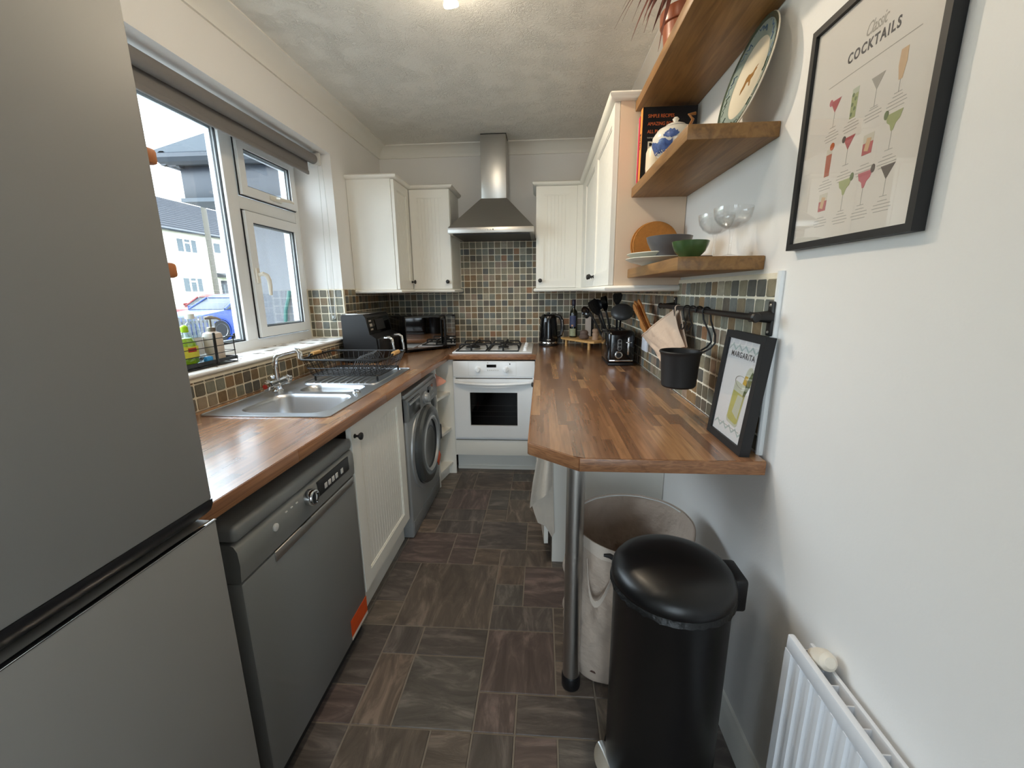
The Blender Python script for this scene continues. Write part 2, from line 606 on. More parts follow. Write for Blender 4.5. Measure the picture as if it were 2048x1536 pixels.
P('print_amber', C(214, 178, 60), 0.6)
P('book_black', C(20, 18, 20), 0.4)
P('book_orange', C(238, 150, 70), 0.5)
P('book_pink', C(206, 48, 84), 0.5)
P('book_floral', C(150, 160, 140), 0.6, var=0.3, vscale=60)
P('book_pages', C(222, 214, 196), 0.8, bump=0.3, bscale=300)
P('print_orange', C(214, 106, 52), 0.6)
P('print_cream', C(232, 224, 206), 0.6)
P('terracotta', C(144, 82, 56), 0.3, var=0.06)
P('soil', C(52, 40, 32), 0.9, bump=0.6)
P('dracaena', C(104, 62, 54), 0.45, var=0.35, vscale=8)
P('plant_stem', C(128, 112, 92), 0.8)
P('plate_rim', C(150, 164, 156), 0.18, var=0.10, vscale=9)
P('plate_rim_dark', C(74, 86, 74), 0.2, var=0.15, vscale=30)
P('plate_cream', C(232, 222, 200), 0.15, var=0.02)
P('plate_blue', C(84, 106, 132), 0.25, var=0.2, vscale=20)
P('plate_brown', C(150, 108, 52), 0.4)
P('cream_ceramic', C(224, 210, 184), 0.35, var=0.03)
P('teapot_white', C(228, 222, 208), 0.2, var=0.02)
P('willow_blue', C(74, 96, 150), 0.25, var=0.75, vscale=110)
P('copper_wire', C(150, 100, 54), 0.4, metal=0.3)
P('cork', C(176, 116, 52), 0.85, var=0.2, vscale=90, bump=0.3, bscale=200)
P('plate_grey', C(206, 206, 194), 0.3, var=0.03)
P('bowl_slate', C(98, 96, 96), 0.35, var=0.25, vscale=26, bump=0.15, bscale=30)
P('bowl_green', C(66, 92, 52), 0.2, var=0.35, vscale=18)
P('radiator_white', C(232, 234, 238), 0.3, var=0.006)
P('valve_cream', C(230, 220, 204), 0.3)
P('kettle_black', C(13, 13, 15), 0.14, coat=0.4)
P('bottle_dark', C(24, 26, 20), 0.1, coat=0.3)
P('bottle_cap', C(34, 28, 48), 0.4)
P('label_blue', C(60, 66, 96), 0.5, var=0.2, vscale=60)
P('label_pale', C(150, 156, 126), 0.5, var=0.3, vscale=60)
P('label_peach', C(206, 156, 116), 0.5)
P('mill_wood', C(168, 140, 118), 0.6, var=0.08, vscale=20)
P('pebble_wood', C(104, 88, 80), 0.6, var=0.1, vscale=20)
P('speaker_white', C(190, 184, 180), 0.6)
P('pan_grey', C(70, 70, 70), 0.42, metal=0.3, var=0.1, vscale=10)
P('socket_white', C(232, 236, 244), 0.3)
P('soap_beige', C(206, 192, 178), 0.4, var=0.03)
P('soap_steel', C(150, 140, 128), 0.3, metal=0.8)
P('liquid_green', C(168, 212, 44), 0.2, var=0.08)
P('label_yellow', C(212, 206, 70), 0.4, var=0.2, vscale=40)
P('label_green', C(64, 120, 60), 0.4)
P('label_red', C(170, 50, 40), 0.4)
P('label_white', C(222, 226, 228), 0.4)
P('sponge_blue', C(60, 150, 214), 0.8)
P('cap_white', C(236, 238, 238), 0.35)
P('render_grey', C(96, 98, 103), 0.9, var=0.06, vscale=12, bump=0.5, bscale=90)
P('fascia_dark', C(40, 46, 56), 0.35, var=0.08, vscale=5)
P('gutter_black', C(40, 46, 54), 0.3)
P('felt_grey', C(84, 90, 96), 0.8)
P('hose_green', C(30, 84, 78), 0.4)
P('house_cream', C(236, 230, 214), 0.85, var=0.03, vscale=3)
P('roof_slate', C(56, 58, 64), 0.7, var=0.1, vscale=3)
P('house_glass', C(60, 72, 78), 0.1)
P('curtain_pale', C(180, 188, 186), 0.8)
P('asphalt', C(88, 88, 90), 0.9, var=0.1, vscale=3, bump=0.3, bscale=30)
P('pavement_grey', C(150, 148, 144), 0.9, var=0.06, vscale=3)
P('lawn', C(98, 120, 66), 0.9, var=0.25, vscale=6)
P('car_blue', C(6, 46, 118), 0.3, coat=0.15, var=0.02)
P('car_red', C(110, 6, 22), 0.3, coat=0.15, var=0.02)
P('car_glass', C(52, 60, 66), 0.35, spec=0.25)
P('car_light', C(226, 232, 236), 0.1)
P('tyre', C(28, 28, 30), 0.8)
P('alloy', C(176, 180, 184), 0.3, metal=0.8)
P('pole_wood', C(96, 92, 84), 0.85, var=0.1, vscale=4, stretch=(8, 8, 1))
P('fence_grey', C(84, 86, 88), 0.85, var=0.15, vscale=4)
P('lamp_metal', C(128, 96, 76), 0.3, metal=0.9)
P('bulb_glow', C(255, 244, 224), 0.2, emis=(1.0, 0.86, 0.66, 1), estr=150.0)

# ------------------------------------------------------------------ the room
LW, RW, BW, RY, CZ = -1.283, 0.580, 3.484, -1.70, 2.43
WX = -1.52                                   # inner face of the window frame
REV, WY0, SILL, HEAD = 2.665, 0.95, 1.05, 2.157

floor = struct('floor', MB().box(LW - 0.3, RW + 0.1, RY - 0.1, BW + 0.1, -0.12, -0.0025), 'floor_grout')
struct('ceiling', MB().box(LW - 0.3, RW + 0.1, RY - 0.1, BW + 0.1, CZ, CZ + 0.12), 'artex_ceiling')
YZ = frame_mat((0, 0, 0), (0, 1, 0), (0, 0, 1))          # local x = y, local y = z, local z = x
XZ = frame_mat((0, 0, 0), (1, 0, 0), (0, 0, 1))          # local z = -y
wall_left = struct('wall_left', MB(YZ).ring((RY, BW, 0, CZ), (WY0, REV, SILL, HEAD), LW - 0.32, LW), 'wall_paint')
wall_right = struct('wall_right', MB().box(RW, RW + 0.1, RY - 0.1, BW + 0.1, 0, CZ), 'wall_paint')
wall_back = struct('wall_back', MB().box(LW - 0.32, RW + 0.1, BW, BW + 0.12, 0, CZ), 'wall_paint')
DX0, DX1, DZ = -0.75, 0.35, 2.08
wall_rear = struct('wall_rear', MB(XZ).ring((LW - 0.32, RW + 0.1, 0, CZ), (DX0, DX1, 0.02, DZ), -RY, -RY + 0.12), 'wall_paint')

# unseen glazed door behind the camera, added to let in fill daylight
dz = struct('fill_door', MB(XZ).ring((DX0, DX1, 0.02, DZ), (DX0 + 0.11, DX1 - 0.11, 0.16, DZ - 0.11), -RY + 0.03, -RY + 0.09), 'upvc')
MB().box(DX0 + 0.11, DX1 - 0.11, RY - 0.062, RY - 0.056, 0.16, DZ - 0.11).build('pane', 'pane_glass', dz)
MB().box((DX0 + DX1) / 2 - 0.06, (DX0 + DX1) / 2 + 0.06, RY - 0.09, RY - 0.03, 0.14, DZ - 0.09).build('meeting_stile', 'upvc', dz)

# floor: modular slate-effect tiles on a 131 x 134 mm module
GX, GY, UX, UY = -0.603, 1.013, 0.1315, 0.1345
LAID = [(0, 12, 1, 14), (1, 12, 3, 14), (3, 12, 5, 13), (3, 13, 5, 14), (-1, 13, 0, 14), (-1, 12, 0, 13), (-1, 14, 1, 15), (1, 14, 3, 15), (3, 14, 5, 15),
        (0, 10, 2, 12), (2, 10, 3, 12), (3, 11, 4, 12), (4, 11, 5, 12), (3, 9, 5, 11), (0, 9, 2, 10), (2, 9, 3, 10), (-1, 9, 0, 11), (-1, 11, 0, 12),
        (0, 8, 2, 9), (2, 7, 4, 9), (4, 8, 5, 9), (4, 7, 5, 8), (-1, 8, 0, 9), (-1, 6, 1, 8), (1, 7, 2, 8), (1, 6, 2, 7), (2, 6, 3, 7), (3, 6, 5, 7), (5, 6, 6, 7),
        (-1, 4, 0, 6), (-1, 3, 0, 4), (0, 3, 3, 6), (3, 5, 4, 6), (3, 4, 4, 5), (4, 4, 6, 6), (3, 3, 5, 4), (5, 3, 6, 4),
        (0, 2, 1, 3), (1, 2, 3, 3), (3, 1, 5, 3), (0, 0, 1, 2), (1, 0, 3, 2), (-1, 1, 0, 3), (-1, 0, 0, 1), (5, 2, 6, 3), (5, 1, 6, 2), (3, 0, 4, 1), (4, 0, 6, 1),
        (0, -2, 2, 0), (2, -2, 3, 0), (3, -1, 4, 0), (4, -1, 5, 0), (5, -2, 6, 0), (-1, -2, 0, 0), (3, -2, 5, -1)]
I0, I1, J0, J1 = -5, 9, -12, 18
busy = {(i, j) for a, b, c, d in LAID for i in range(a, c) for j in range(b, d)}
tiles = list(LAID)
for j in range(J0, J1):
    for i in range(I0, I1):
        if (i, j) in busy: continue
        for w, h in rnd.sample([(2, 2), (2, 1), (1, 2), (1, 1)], 4) + [(1, 1)]:
            cells = [(a, b) for a in range(i, i + w) for b in range(j, j + h)]
            if i + w <= I1 and j + h <= J1 and not any(c in busy for c in cells):
                busy.update(cells)
                tiles.append((i, j, i + w, j + h))
                break
for k, (a, b, c, d) in enumerate(tiles):
    x0, x1 = max(GX + a * UX, LW), min(GX + c * UX, RW)
    y0, y1 = max(GY + b * UY, RY), min(GY + d * UY, BW)
    if x1 - x0 < 0.02 or y1 - y0 < 0.02: continue
    g = 0.0028
    mb = MB().box(-(x1 - x0) / 2 + g, (x1 - x0) / 2 - g, -(y1 - y0) / 2 + g, (y1 - y0) / 2 - g, -0.004, 0.0, b=0.0016, seg=1)
    o = mb.build('floor_tile', 'floor_tile_x' if (a * 7 + b * 3) % 3 else 'floor_tile_y', floor, smooth=0)
    o.location = ((x0 + x1) / 2, (y0 + y1) / 2, 0)

# coving, skirting
COV = [(0, 0), (0.088, 0), (0.088, -0.007), (0.074, -0.010), (0.050, -0.017), (0.030, -0.032), (0.016, -0.052), (0.010, -0.064), (0.010, -0.075), (0, -0.075)]
struct('trim_1', MB(frame_mat((LW, RY, CZ), (1, 0, 0), (0, 0, 1))).prism(COV, 0, RY - BW), 'coving_paint')
struct('trim_2', MB(frame_mat((LW, BW, CZ), (0, -1, 0), (0, 0, 1))).prism(COV, LW - RW, 0), 'coving_paint')
struct('trim_3', MB(frame_mat((RW, BW, CZ), (-1, 0, 0), (0, 0, 1))).prism(COV, RY - BW, 0), 'coving_paint')
SK = [(0, 0), (0.018, 0), (0.018, 0.07), (0.013, 0.085), (0.007, 0.10), (0, 0.104)]
struct('baseboard_right', MB(frame_mat((RW, 1.86, 0), (-1, 0, 0), (0, 0, 1))).prism(SK, RY - 1.86, 0), 'skirting_paint')
struct('baseboard_rear', MB(frame_mat((DX1 + 0.02, RY, 0), (0, 1, 0), (0, 0, 1))).prism(SK, 0, RW - DX1 - 0.02), 'skirting_paint')

# ------------------------------------------------------------------ slate mosaic
TP = 0.0508
tile_meshes = []
for k in range(5):
    s = TP / 2 - 0.0028 - 0.0005 * k / 4
    mb = MB()
    q = 0.0035
    outer = [(-s + q, -s), (s - q, -s - 0.0003 * (k % 2)), (s, -s + q), (s - 0.0004 * (k % 3), s - q), (s - q, s), (-s + q, s - 0.0004 * (k % 2)), (-s, s - q), (-s + 0.0003 * (k % 3), -s + q)]
    e = 0.0015
    inner = [(x * (1 - e / s), y * (1 - e / s)) for x, y in outer]
    n = 8
    mb.v = [Vector((x, y, 0.002)) for x, y in outer] + [Vector((x, y, 0.0075)) for x, y in outer] + [Vector((x, y, 0.0092)) for x, y in inner]
    mb.f = [(i, (i + 1) % n, n + (i + 1) % n, n + i) for i in range(n)] + [(n + i, n + (i + 1) % n, 2 * n + (i + 1) % n, 2 * n + i) for i in range(n)] + [[2 * n + i for i in range(n)]]
    tile_meshes.append(mb)
_tm = []
for mb in tile_meshes:
    o = mb.build('tile', 'slate', None, smooth=0)
    _tm.append(o.data)
    bpy.data.objects.remove(o)

def lay_tiles(parent, m, rects, keep=None):
    """rects: (u0, v0, w, h) in the frame m. keep(u, v) true: a tile of its own; the rest are joined"""
    rest = MB()
    for u, v, w, h in rects:
        k = rnd.randrange(5)
        loc = m @ Matrix.Translation((u + w / 2, v + h / 2, 0))
        tilt = Matrix.Rotation(rnd.uniform(-0.012, 0.012), 4, 'X') @ Matrix.Rotation(rnd.uniform(-0.012, 0.012), 4, 'Y') @ Matrix.Rotation(rnd.uniform(-0.012, 0.012), 4, 'Z')
        sc = Matrix.Diagonal((w / TP, h / TP, rnd.uniform(0.94, 1.06), 1))
        mm = loc @ tilt @ sc
        if keep is None or keep(u, v):
            o = bpy.data.objects.new('tile', _tm[k])
            COL.objects.link(o)
            o.parent = parent
            o.matrix_local = mm
        else:
            rest.add([tuple(p) for p in tile_meshes[k].v], tile_meshes[k].f, mm)
    if rest.v:
        o = rest.build('tile_field', 'slate_joined', parent, smooth=0)
        o['kind'] = 'stuff'

def grid(u0, u1, v0, v1, us, vs):
    """tile rectangles on the grid lines us + i*TP, vs + j*TP clipped to the area"""
    out = []
    i = math.floor((u0 - us) / TP)
    while us + i * TP < u1 - 0.004:
        a, b = max(u0, us + i * TP), min(u1, us + (i + 1) * TP)
        j = math.floor((v0 - vs) / TP + 1e-6)
        while vs + j * TP < v1 - 0.004:
            c, d = max(v0, vs + j * TP), min(v1, vs + (j + 1) * TP)
            if b - a > 0.012 and d - c > 0.012: out.append((a, c, b - a, d - c))
            j += 1
        i += 1
    return out

TB = 0.912
# back wall: a band below the wall units and a tall panel behind the hob
mback = frame_mat((0, BW, 0), (1, 0, 0), (0, 0, 1))
MB(mback).box(LW, RW, TB, 1.372, -0.01, 0.0068).build('grout_bed', 'grout', wall_back)
MB(mback).box(-0.665, -0.045, 1.372, 1.748, -0.01, 0.0068).build('grout_bed', 'grout', wall_back)
lay_tiles(wall_back, mback, grid(LW + 0.012, RW - 0.012, TB, 1.370, -0.639, TB), keep=lambda u, v: -0.78 < u < 0.36)
lay_tiles(wall_back, mback, grid(-0.663, -0.047, 1.369, 1.746, -0.639, TB))
# right wall
mright = frame_mat((RW, 0, 0), (0, -1, 0), (0, 0, 1))
MB(mright).box(-BW + 0.012, -1.083, TB, 1.376, -0.01, 0.0068).build('grout_bed', 'grout', wall_right)
lay_tiles(wall_right, mright, grid(-BW + 0.014, -1.084, TB, 1.370, -1.084, TB - 0.004), keep=lambda u, v: u > -2.72)
struct('trim_4', MB().tube([(RW - 0.004, 1.078, TB - 0.002), (RW - 0.004, 1.078, 1.380)], 0.0095, n=10), 'upvc')
# left wall below the sill and up to the corner
mleft = frame_mat((LW, 0, 0), (0, 1, 0), (0, 0, 1))
MB(mleft).box(0.69, BW - 0.012, TB, 1.036, -0.01, 0.0068).build('grout_bed', 'grout', wall_left)
MB(mleft).box(REV + 0.004, BW - 0.012, 1.036, 1.362, -0.01, 0.0068).build('grout_bed', 'grout', wall_left)
lay_tiles(wall_left, mleft, grid(0.69, REV, TB, 1.034, 0.69, TB), keep=None)
lay_tiles(wall_left, mleft, grid(REV + 0.004, BW - 0.014, TB, 1.360, REV + 0.004, TB), keep=None)
# tiled sill with a white edge bead, and the tiled foot of the reveal
sill = struct('trim_5', MB().box(WX, LW + 0.012, WY0, REV - 0.004, SILL - 0.028, SILL - 0.0027), 'grout')
msill = frame_mat((LW + 0.004, 0, SILL - 0.0095), (0, 1, 0), (-1, 0, 0))
lay_tiles(sill, msill, grid(WY0, REV - 0.016, 0.0, 0.235, WY0, 0.0))
MB().tube([(LW + 0.012, WY0, SILL - 0.004), (LW + 0.012, REV + 0.01, SILL - 0.004)], 0.0085, n=10).build('edge_bead', 'upvc', sill)
MB().box(WX, LW + 0.005, REV - 0.0108, REV + 0.004, SILL - 0.01, 1.362).build('reveal_grout', 'grout', sill)
mrev = frame_mat((LW, REV - 0.004, 0), (1, 0, 0), (0, 0, 1))
lay_tiles(sill, mrev, grid(-0.230, -0.002, SILL + 0.004, 1.358, -0.002 - 5 * TP, SILL + 0.004))

# ------------------------------------------------------------------ window_1
XO, XI = WX - 0.07, WX                       # outer and inner face of the frame
win = struct('window_1', MB(YZ).ring((WY0, REV, SILL, HEAD), (WY0 + 0.05, 2.622, 1.100, 2.105), XO, XI), 'upvc')
MB().box(XO, XI, 2.052, 2.136, 1.098, 2.107, b=0.006).build('mullion', 'upvc', win)
MB().box(XO, XI - 0.001, 2.13, 2.626, 1.757, 1.822, b=0.006).build('transom', 'upvc', win)
def pane(u0, u1, v0, v1, x, par):
    MB().box(x - 0.012, x - 0.008, u0, u1, v0, v1).build('pane', 'pane_glass', par)
    MB(YZ).ring((u0 - 0.003, u1 + 0.003, v0 - 0.003, v1 + 0.003), (u0 + 0.004, u1 - 0.004, v0 + 0.004, v1 - 0.004), x - 0.007, x + 0.002).build('gasket', 'gasket', par)
    MB(YZ).ring((u0 - 0.003, u1 + 0.003, v0 - 0.003, v1 + 0.003), (u0 + 0.010, u1 - 0.010, v0 + 0.010, v1 - 0.010), x - 0.030, x - 0.020).build('spacer', 'chrome_spacer', par)
pane(WY0 + 0.05, 2.052, 1.102, 2.103, XI - 0.016, win)
for nm, (u0, u1, v0, v1), bw in (('sash', (2.140, 2.614, 1.108, 1.751), 0.052), ('vent_sash', (2.144, 2.626, 1.828, 2.096), 0.045)):
    MB(YZ).ring((u0 - 0.005, u1 + 0.005, v0 - 0.005, v1 + 0.005), (u0 + 0.02, u1 - 0.02, v0 + 0.02, v1 - 0.02), XI - 0.001, XI + 0.003).build('sash_seal', 'gasket', win)
    s = MB(YZ).ring((u0, u1, v0, v1), (u0 + bw, u1 - bw, v0 + bw, v1 - bw), XI - 0.05, XI + 0.018).build(nm, 'upvc', win)
    pane(u0 + bw, u1 - bw, v0 + bw, v1 - bw, XI + 0.010, s)
    if nm == 'sash':
        h = MB().box(XI + 0.018, XI + 0.030, 2.150, 2.176, 1.39, 1.47, b=0.005)
        h.tube([(XI + 0.030, 2.163, 1.435), (XI + 0.052, 2.166, 1.440), (XI + 0.064, 2.178, 1.432), (XI + 0.064, 2.192, 1.408), (XI + 0.060, 2.200, 1.375), (XI + 0.056, 2.202, 1.330)],
               [0.010, 0.011, 0.011, 0.011, 0.010, 0.008], n=10)
        h.build('handle', 'handle_cream', s)
    else:
        h = MB().box(XI + 0.018, XI + 0.028, 2.36, 2.46, 1.842, 1.866, b=0.004)
        h.tube([(XI + 0.028, 2.41, 1.854), (XI + 0.046, 2.41, 1.852), (XI + 0.052, 2.43, 1.853), (XI + 0.052, 2.49, 1.858), (XI + 0.046, 2.54, 1.858)], [0.009, 0.010, 0.010, 0.009, 0.006], n=10)
        h.build('handle', 'handle_cream', s)

# roller blind
t = T('roller_blind', 'grey roller blind rolled up at the head of the window', 'blind', (-1.345, 1.78, 2.02))
t.add('roller_tube', MB().cyl((-1.366, 0.99, 2.116), (-1.366, 2.616, 2.116), 0.027, n=20), 'blind_grey')
t.add('fabric', MB().box(-1.392, -1.388, 1.00, 2.590, 2.045, 2.116), 'blind_grey')
t.add('hem_bar', MB().box(-1.397, -1.383, 1.00, 2.592, 2.026, 2.048, b=0.004), 'blind_grey')
for y in (0.975, 2.605):
    t.add('bracket', MB().box(-1.400, -1.330, y + 0.014, y + 0.036, 2.082, 2.156, b=0.006), 'blind_bracket')
t.add('pull_cord', MB().tube([(-1.318, 2.622, 2.10), (-1.322, 2.640, 1.8), (-1.330, 2.646, 1.4), (-1.340, 2.640, 1.175), (-1.360, 2.640, 1.170), (-1.372, 2.646, 1.4), (-1.358, 2.640, 1.8), (-1.345, 2.624, 2.10)], 0.0022, n=6), 'cord_white')
t.add('cord_clip', MB().box(-1.362, -1.338, 2.640, 2.652, 1.155, 1.195, b=0.004), 'clear_plastic')

# ------------------------------------------------------------------ outside
GZ = -0.14
struct('ground', MB().box(-9.0, 12, -30, 60, GZ - 0.4, GZ - 0.002), 'pavement_grey')
struct('road', MB().box(-16.5, -9.0, -30, 60, GZ - 0.4, GZ - 0.05), 'asphalt')
struct('front_garden', MB().box(-60, -16.5, -30, 60, GZ - 0.4, GZ), 'lawn')

# grey rendered extension beside the window
t = T('house_extension', 'grey rendered side extension with dark fascia seen through the window', 'building', (-2.24, 4.6, GZ))
t.add('wall', MB().box(-2.90, -1.605, 3.80, 5.6, GZ, 2.16), 'render_grey')
t.add('fascia', MB().box(-3.03, -1.606, 3.58, 5.7, 2.13, 2.40, b=0.004), 'fascia_dark')
t.add('soffit', MB().box(-3.05, -1.606, 3.56, 5.7, 2.10, 2.13), 'felt_grey')
t.add('gutter', MB().tube([(-3.13, 3.53, 2.425), (-1.61, 3.53, 2.425)], 0.055, n=10), 'gutter_black')
t.add('gutter_side', MB().tube([(-3.10, 3.5, 2.425), (-3.10, 5.7, 2.425)], 0.055, n=10), 'gutter_black')
t.add('roof', MB(frame_mat((0, 3.50, 0), (1, 0, 0), (0, 0, 1))).prism([(-3.16, 2.46), (-3.16, 2.49), (-2.45, 2.66), (-1.606, 2.70), (-1.606, 2.46)], 0, -2.2), 'felt_grey')
for x in (-3.02, -2.72):
    t.add('gutter_bracket', MB().box(x, x + 0.03, 3.53, 3.585, 2.36, 2.46, b=0.003), 'gutter_black')
single('garden_hose', MB().tube([(-2.335, 3.785, 1.36), (-2.35, 3.775, 1.28), (-2.385, 3.77, 1.18), (-2.40, 3.77, 1.05), (-2.41, 3.77, 0.85), (-2.39, 3.77, 0.6), (-2.37, 3.76, 0.2), (-2.37, 3.74, GZ + 0.02), (-2.2, 3.5, GZ + 0.02), (-1.9, 3.3, GZ + 0.02)], 0.016, n=8),
       'hose_green', 'teal hose hanging down the grey rendered wall outside', 'hose')

# terrace of houses across the road
HX = -20.2
t = T('terraced_house', 'cream terraced house with dark slate roof across the road', 'house', (HX - 4, 26, GZ))
t.add('wall', MB().box(HX - 8, HX, 8, 48, GZ, 4.80), 'house_cream')
prof = [(HX + 0.35, 4.72)]
n = 16
for k in range(n):
    x0, z0 = HX + 0.35 - 4.35 * k / n, 4.78 + 2.6 * k / n
    x1, z1 = HX + 0.35 - 4.35 * (k + 1) / n, 4.78 + 2.6 * (k + 1) / n
    prof += [(x0, z0 + 0.06), (x1, z1 - 0.03)]
prof += [(HX - 8.3, 4.72)]
t.add('roof', MB(frame_mat((0, 8, 0), (1, 0, 0), (0, 0, 1))).prism(prof, 0, -40), 'roof_slate', smooth=0)
t.add('gutter', MB().tube([(HX + 0.42, 8, 4.74), (HX + 0.42, 48, 4.74)], 0.07, n=8), 'gutter_black')
def far_window(y0, y1, z0, z1, lights):
    f = t.add('window', MB(YZ).ring((y0 - 0.06, y1 + 0.06, z0 - 0.06, z1 + 0.06), (y0, y1, z0, z1), HX - 0.05, HX + 0.03), 'upvc')
    t.add('window_sill', MB().box(HX, HX + 0.12, y0 - 0.1, y1 + 0.1, z0 - 0.14, z0 - 0.06), 'house_cream', under=f)
    w = (y1 - y0) / lights
    for k in range(lights):
        t.add('pane', MB().box(HX + 0.002, HX + 0.012, y0 + k * w + 0.05, y0 + (k + 1) * w - 0.05, z0 + 0.03, z1 - 0.03), 'house_glass', under=f)
        if k: t.add('glazing_bar', MB().box(HX, HX + 0.03, y0 + k * w - 0.05, y0 + k * w + 0.05, z0, z1), 'upvc', under=f)
    t.add('glazing_bar', MB().box(HX, HX + 0.025, y0 + w, y0 + 2 * w, z1 - 0.24, z1 - 0.17), 'upvc', under=f) if lights == 3 else None
for y in (15.0, 22.75, 31.5):
    far_window(y, y + 1.40, 3.66, 4.40, 3)
    far_window(y, y + 1.40, 1.46, 2.26, 3)
    far_window(y + 2.66, y + 3.25, 3.80, 4.42, 1)
    d = t.add('door', MB().box(HX - 0.02, HX + 0.04, y + 2.84, y + 3.7, 0.2, 2.15, b=0.01), 'fascia_dark')
    t.add('door_pane', MB().box(HX + 0.04, HX + 0.05, y + 2.95, y + 3.1, 0.9, 1.9), 'house_glass', under=d)
    t.add('porch_canopy', MB(frame_mat((0, y + 2.6, 0), (1, 0, 0), (0, 0, 1))).prism([(HX, 2.35), (HX + 0.8, 2.30), (HX + 0.8, 2.38), (HX, 2.62)], 0, -1.4), 'roof_slate')

single('telegraph_pole', MB().cyl((-17.2, 21.40, GZ), (-17.2, 21.40, 7.6), 0.14, 0.11, n=12), 'pole_wood', 'weathered telegraph pole standing in front of the far house', 'pole')

# parked cars
def car(name, label, loc, rz, paint):
    t = T(name, label, 'car', loc, 'parked cars', rz=rz, local=True)
    def loft(st):
        """stations: x, half width, z0, z1, roundness"""
        vs, fs = [], []
        for x, hw, z0, z1, tw in st:
            vs += [(x, -hw, z0), (x, -hw * 1.0, z0 + (z1 - z0) * 0.55), (x, -hw * tw, z1 - 0.02), (x, -hw * tw * 0.85, z1), (x, hw * tw * 0.85, z1), (x, hw * tw, z1 - 0.02), (x, hw, z0 + (z1 - z0) * 0.55), (x, hw, z0)]
        n = 8
        for i in range(len(st) - 1):
            for k in range(n):
                fs.append((i * n + k, i * n + (k + 1) % n, (i + 1) * n + (k + 1) % n, (i + 1) * n + k))
        fs.append(list(range(n)))
        fs.append([(len(st) - 1) * n + k for k in range(n)])
        return MB().add(vs, fs)
    body = loft([(-2.10, 0.60, 0.42, 0.66, 0.9), (-2.02, 0.80, 0.26, 0.80, 0.92), (-1.75, 0.88, 0.20, 0.90, 0.93), (-1.0, 0.90, 0.20, 1.00, 0.93), (-0.72, 0.90, 0.20, 1.02, 0.93), (0.6, 0.90, 0.20, 1.04, 0.93), (1.6, 0.90, 0.20, 1.05, 0.93), (2.0, 0.84, 0.26, 1.0, 0.92), (2.1, 0.75, 0.40, 0.9, 0.92)])
    t.add('body', body, paint, smooth=60)
    t.add('cabin', loft([(-0.95, 0.80, 0.98, 1.02, 0.92), (-0.30, 0.80, 0.98, 1.38, 0.80), (0.05, 0.80, 0.98, 1.49, 0.76), (1.0, 0.80, 0.98, 1.51, 0.76), (1.55, 0.79, 0.98, 1.40, 0.78), (1.98, 0.78, 0.98, 1.06, 0.9)]), 'car_glass', smooth=60)
    t.add('roof', loft([(-0.28, 0.66, 1.39, 1.41, 0.97), (0.05, 0.66, 1.47, 1.515, 0.96), (1.0, 0.66, 1.48, 1.535, 0.96), (1.6, 0.64, 1.38, 1.41, 0.97)]), paint, smooth=60)
    for s in (-1, 1):
        t.add('pillar', MB().tube([(-0.92, s * 0.76, 1.02), (-0.28, s * 0.645, 1.40)], 0.035, n=6), paint)
        t.add('headlight', MB().lathe([(0, -0.03), (0.10, -0.02), (0.14, 0.0), (0.10, 0.05), (0, 0.07)], n=12, m=Matrix.Translation((-1.93, s * 0.68, 0.72)) @ Matrix.Rotation(radians(-80), 4, 'Y') @ Matrix.Scale(0.6, 4, (1, 0, 0))), 'car_light')
        t.add('mirror', MB().box(-0.72, -0.55, s * 0.90, s * 1.04, 1.02, 1.14, b=0.03), paint)
        for x in (-1.30, 1.32):
            mm = Matrix.Translation((x, s * 0.80, 0.335)) @ Matrix.Rotation(radians(90), 4, 'X')
            wh = t.add('wheel', MB().lathe([(0.20, -0.11), (0.32, -0.10), (0.335, -0.06), (0.335, 0.06), (0.32, 0.10), (0.20, 0.11)], n=28, m=mm), 'tyre')
            al = MB().lathe([(0.0, -0.105), (0.06, -0.105), (0.06, 0.105), (0, 0.105)], n=14, m=mm)
            al.lathe([(0.205, -0.10), (0.225, -0.115), (0.225, 0.115), (0.205, 0.10)], n=28, m=mm, close=False)
            for k in range(5):
                al.box(0.04, 0.215, -0.03, 0.03, -0.108, 0.108, m=mm @ Matrix.Rotation(2 * pi * k / 5, 4, 'Z'))
            t.add('alloy', al, 'alloy', under=wh)
            t.add('wheel_arch', MB().lathe([(0.36, -0.02), (0.42, -0.02), (0.42, 0.02), (0.36, 0.02), (0.36, -0.02)], n=24, m=Matrix.Translation((x, s * 0.905, 0.34)) @ Matrix.Rotation(radians(90), 4, 'X'), close=False), paint, under=wh)
    t.add('grille', MB().box(-2.105, -2.06, -0.45, 0.45, 0.44, 0.60, b=0.02), 'black_plastic')
    t.add('number_plate', MB().box(-2.125, -2.10, -0.26, 0.26, 0.36, 0.47, b=0.005), 'cap_white')
car('parked_car', 'bright blue car parked at the kerb outside the window', (-11.45, 14.72, GZ - 0.05), radians(82), 'car_blue')
car('parked_car', 'red car parked farther off behind the blue one', (-15.3, 18.9, GZ - 0.05), radians(92), 'car_red')

t = T('picket_fence', 'low grey picket fence in front of the blue car', 'fence', (-9.5, 10.6, GZ))
for y in [9.6 + 0.14 * k for k in range(14)]:
    t.add('picket', MB().box(-9.51, -9.49, y, y + 0.10, GZ, 0.74, b=0.004), 'fence_grey')
for z in (0.15, 0.55):
    t.add('rail', MB().box(-9.56, -9.51, 9.5, 11.7, z, z + 0.07), 'fence_grey')

# ------------------------------------------------------------------ worktops
WT, WB, WS = 0.910, 0.872, 0.9072            # top, underside, underside of the staves
SX0, SX1, SY0, SY1 = -1.214, -0.762, 1.362, 2.280   # hole for the sink
def xf(y): return -0.692 + 0.0195 * (y - 0.756)

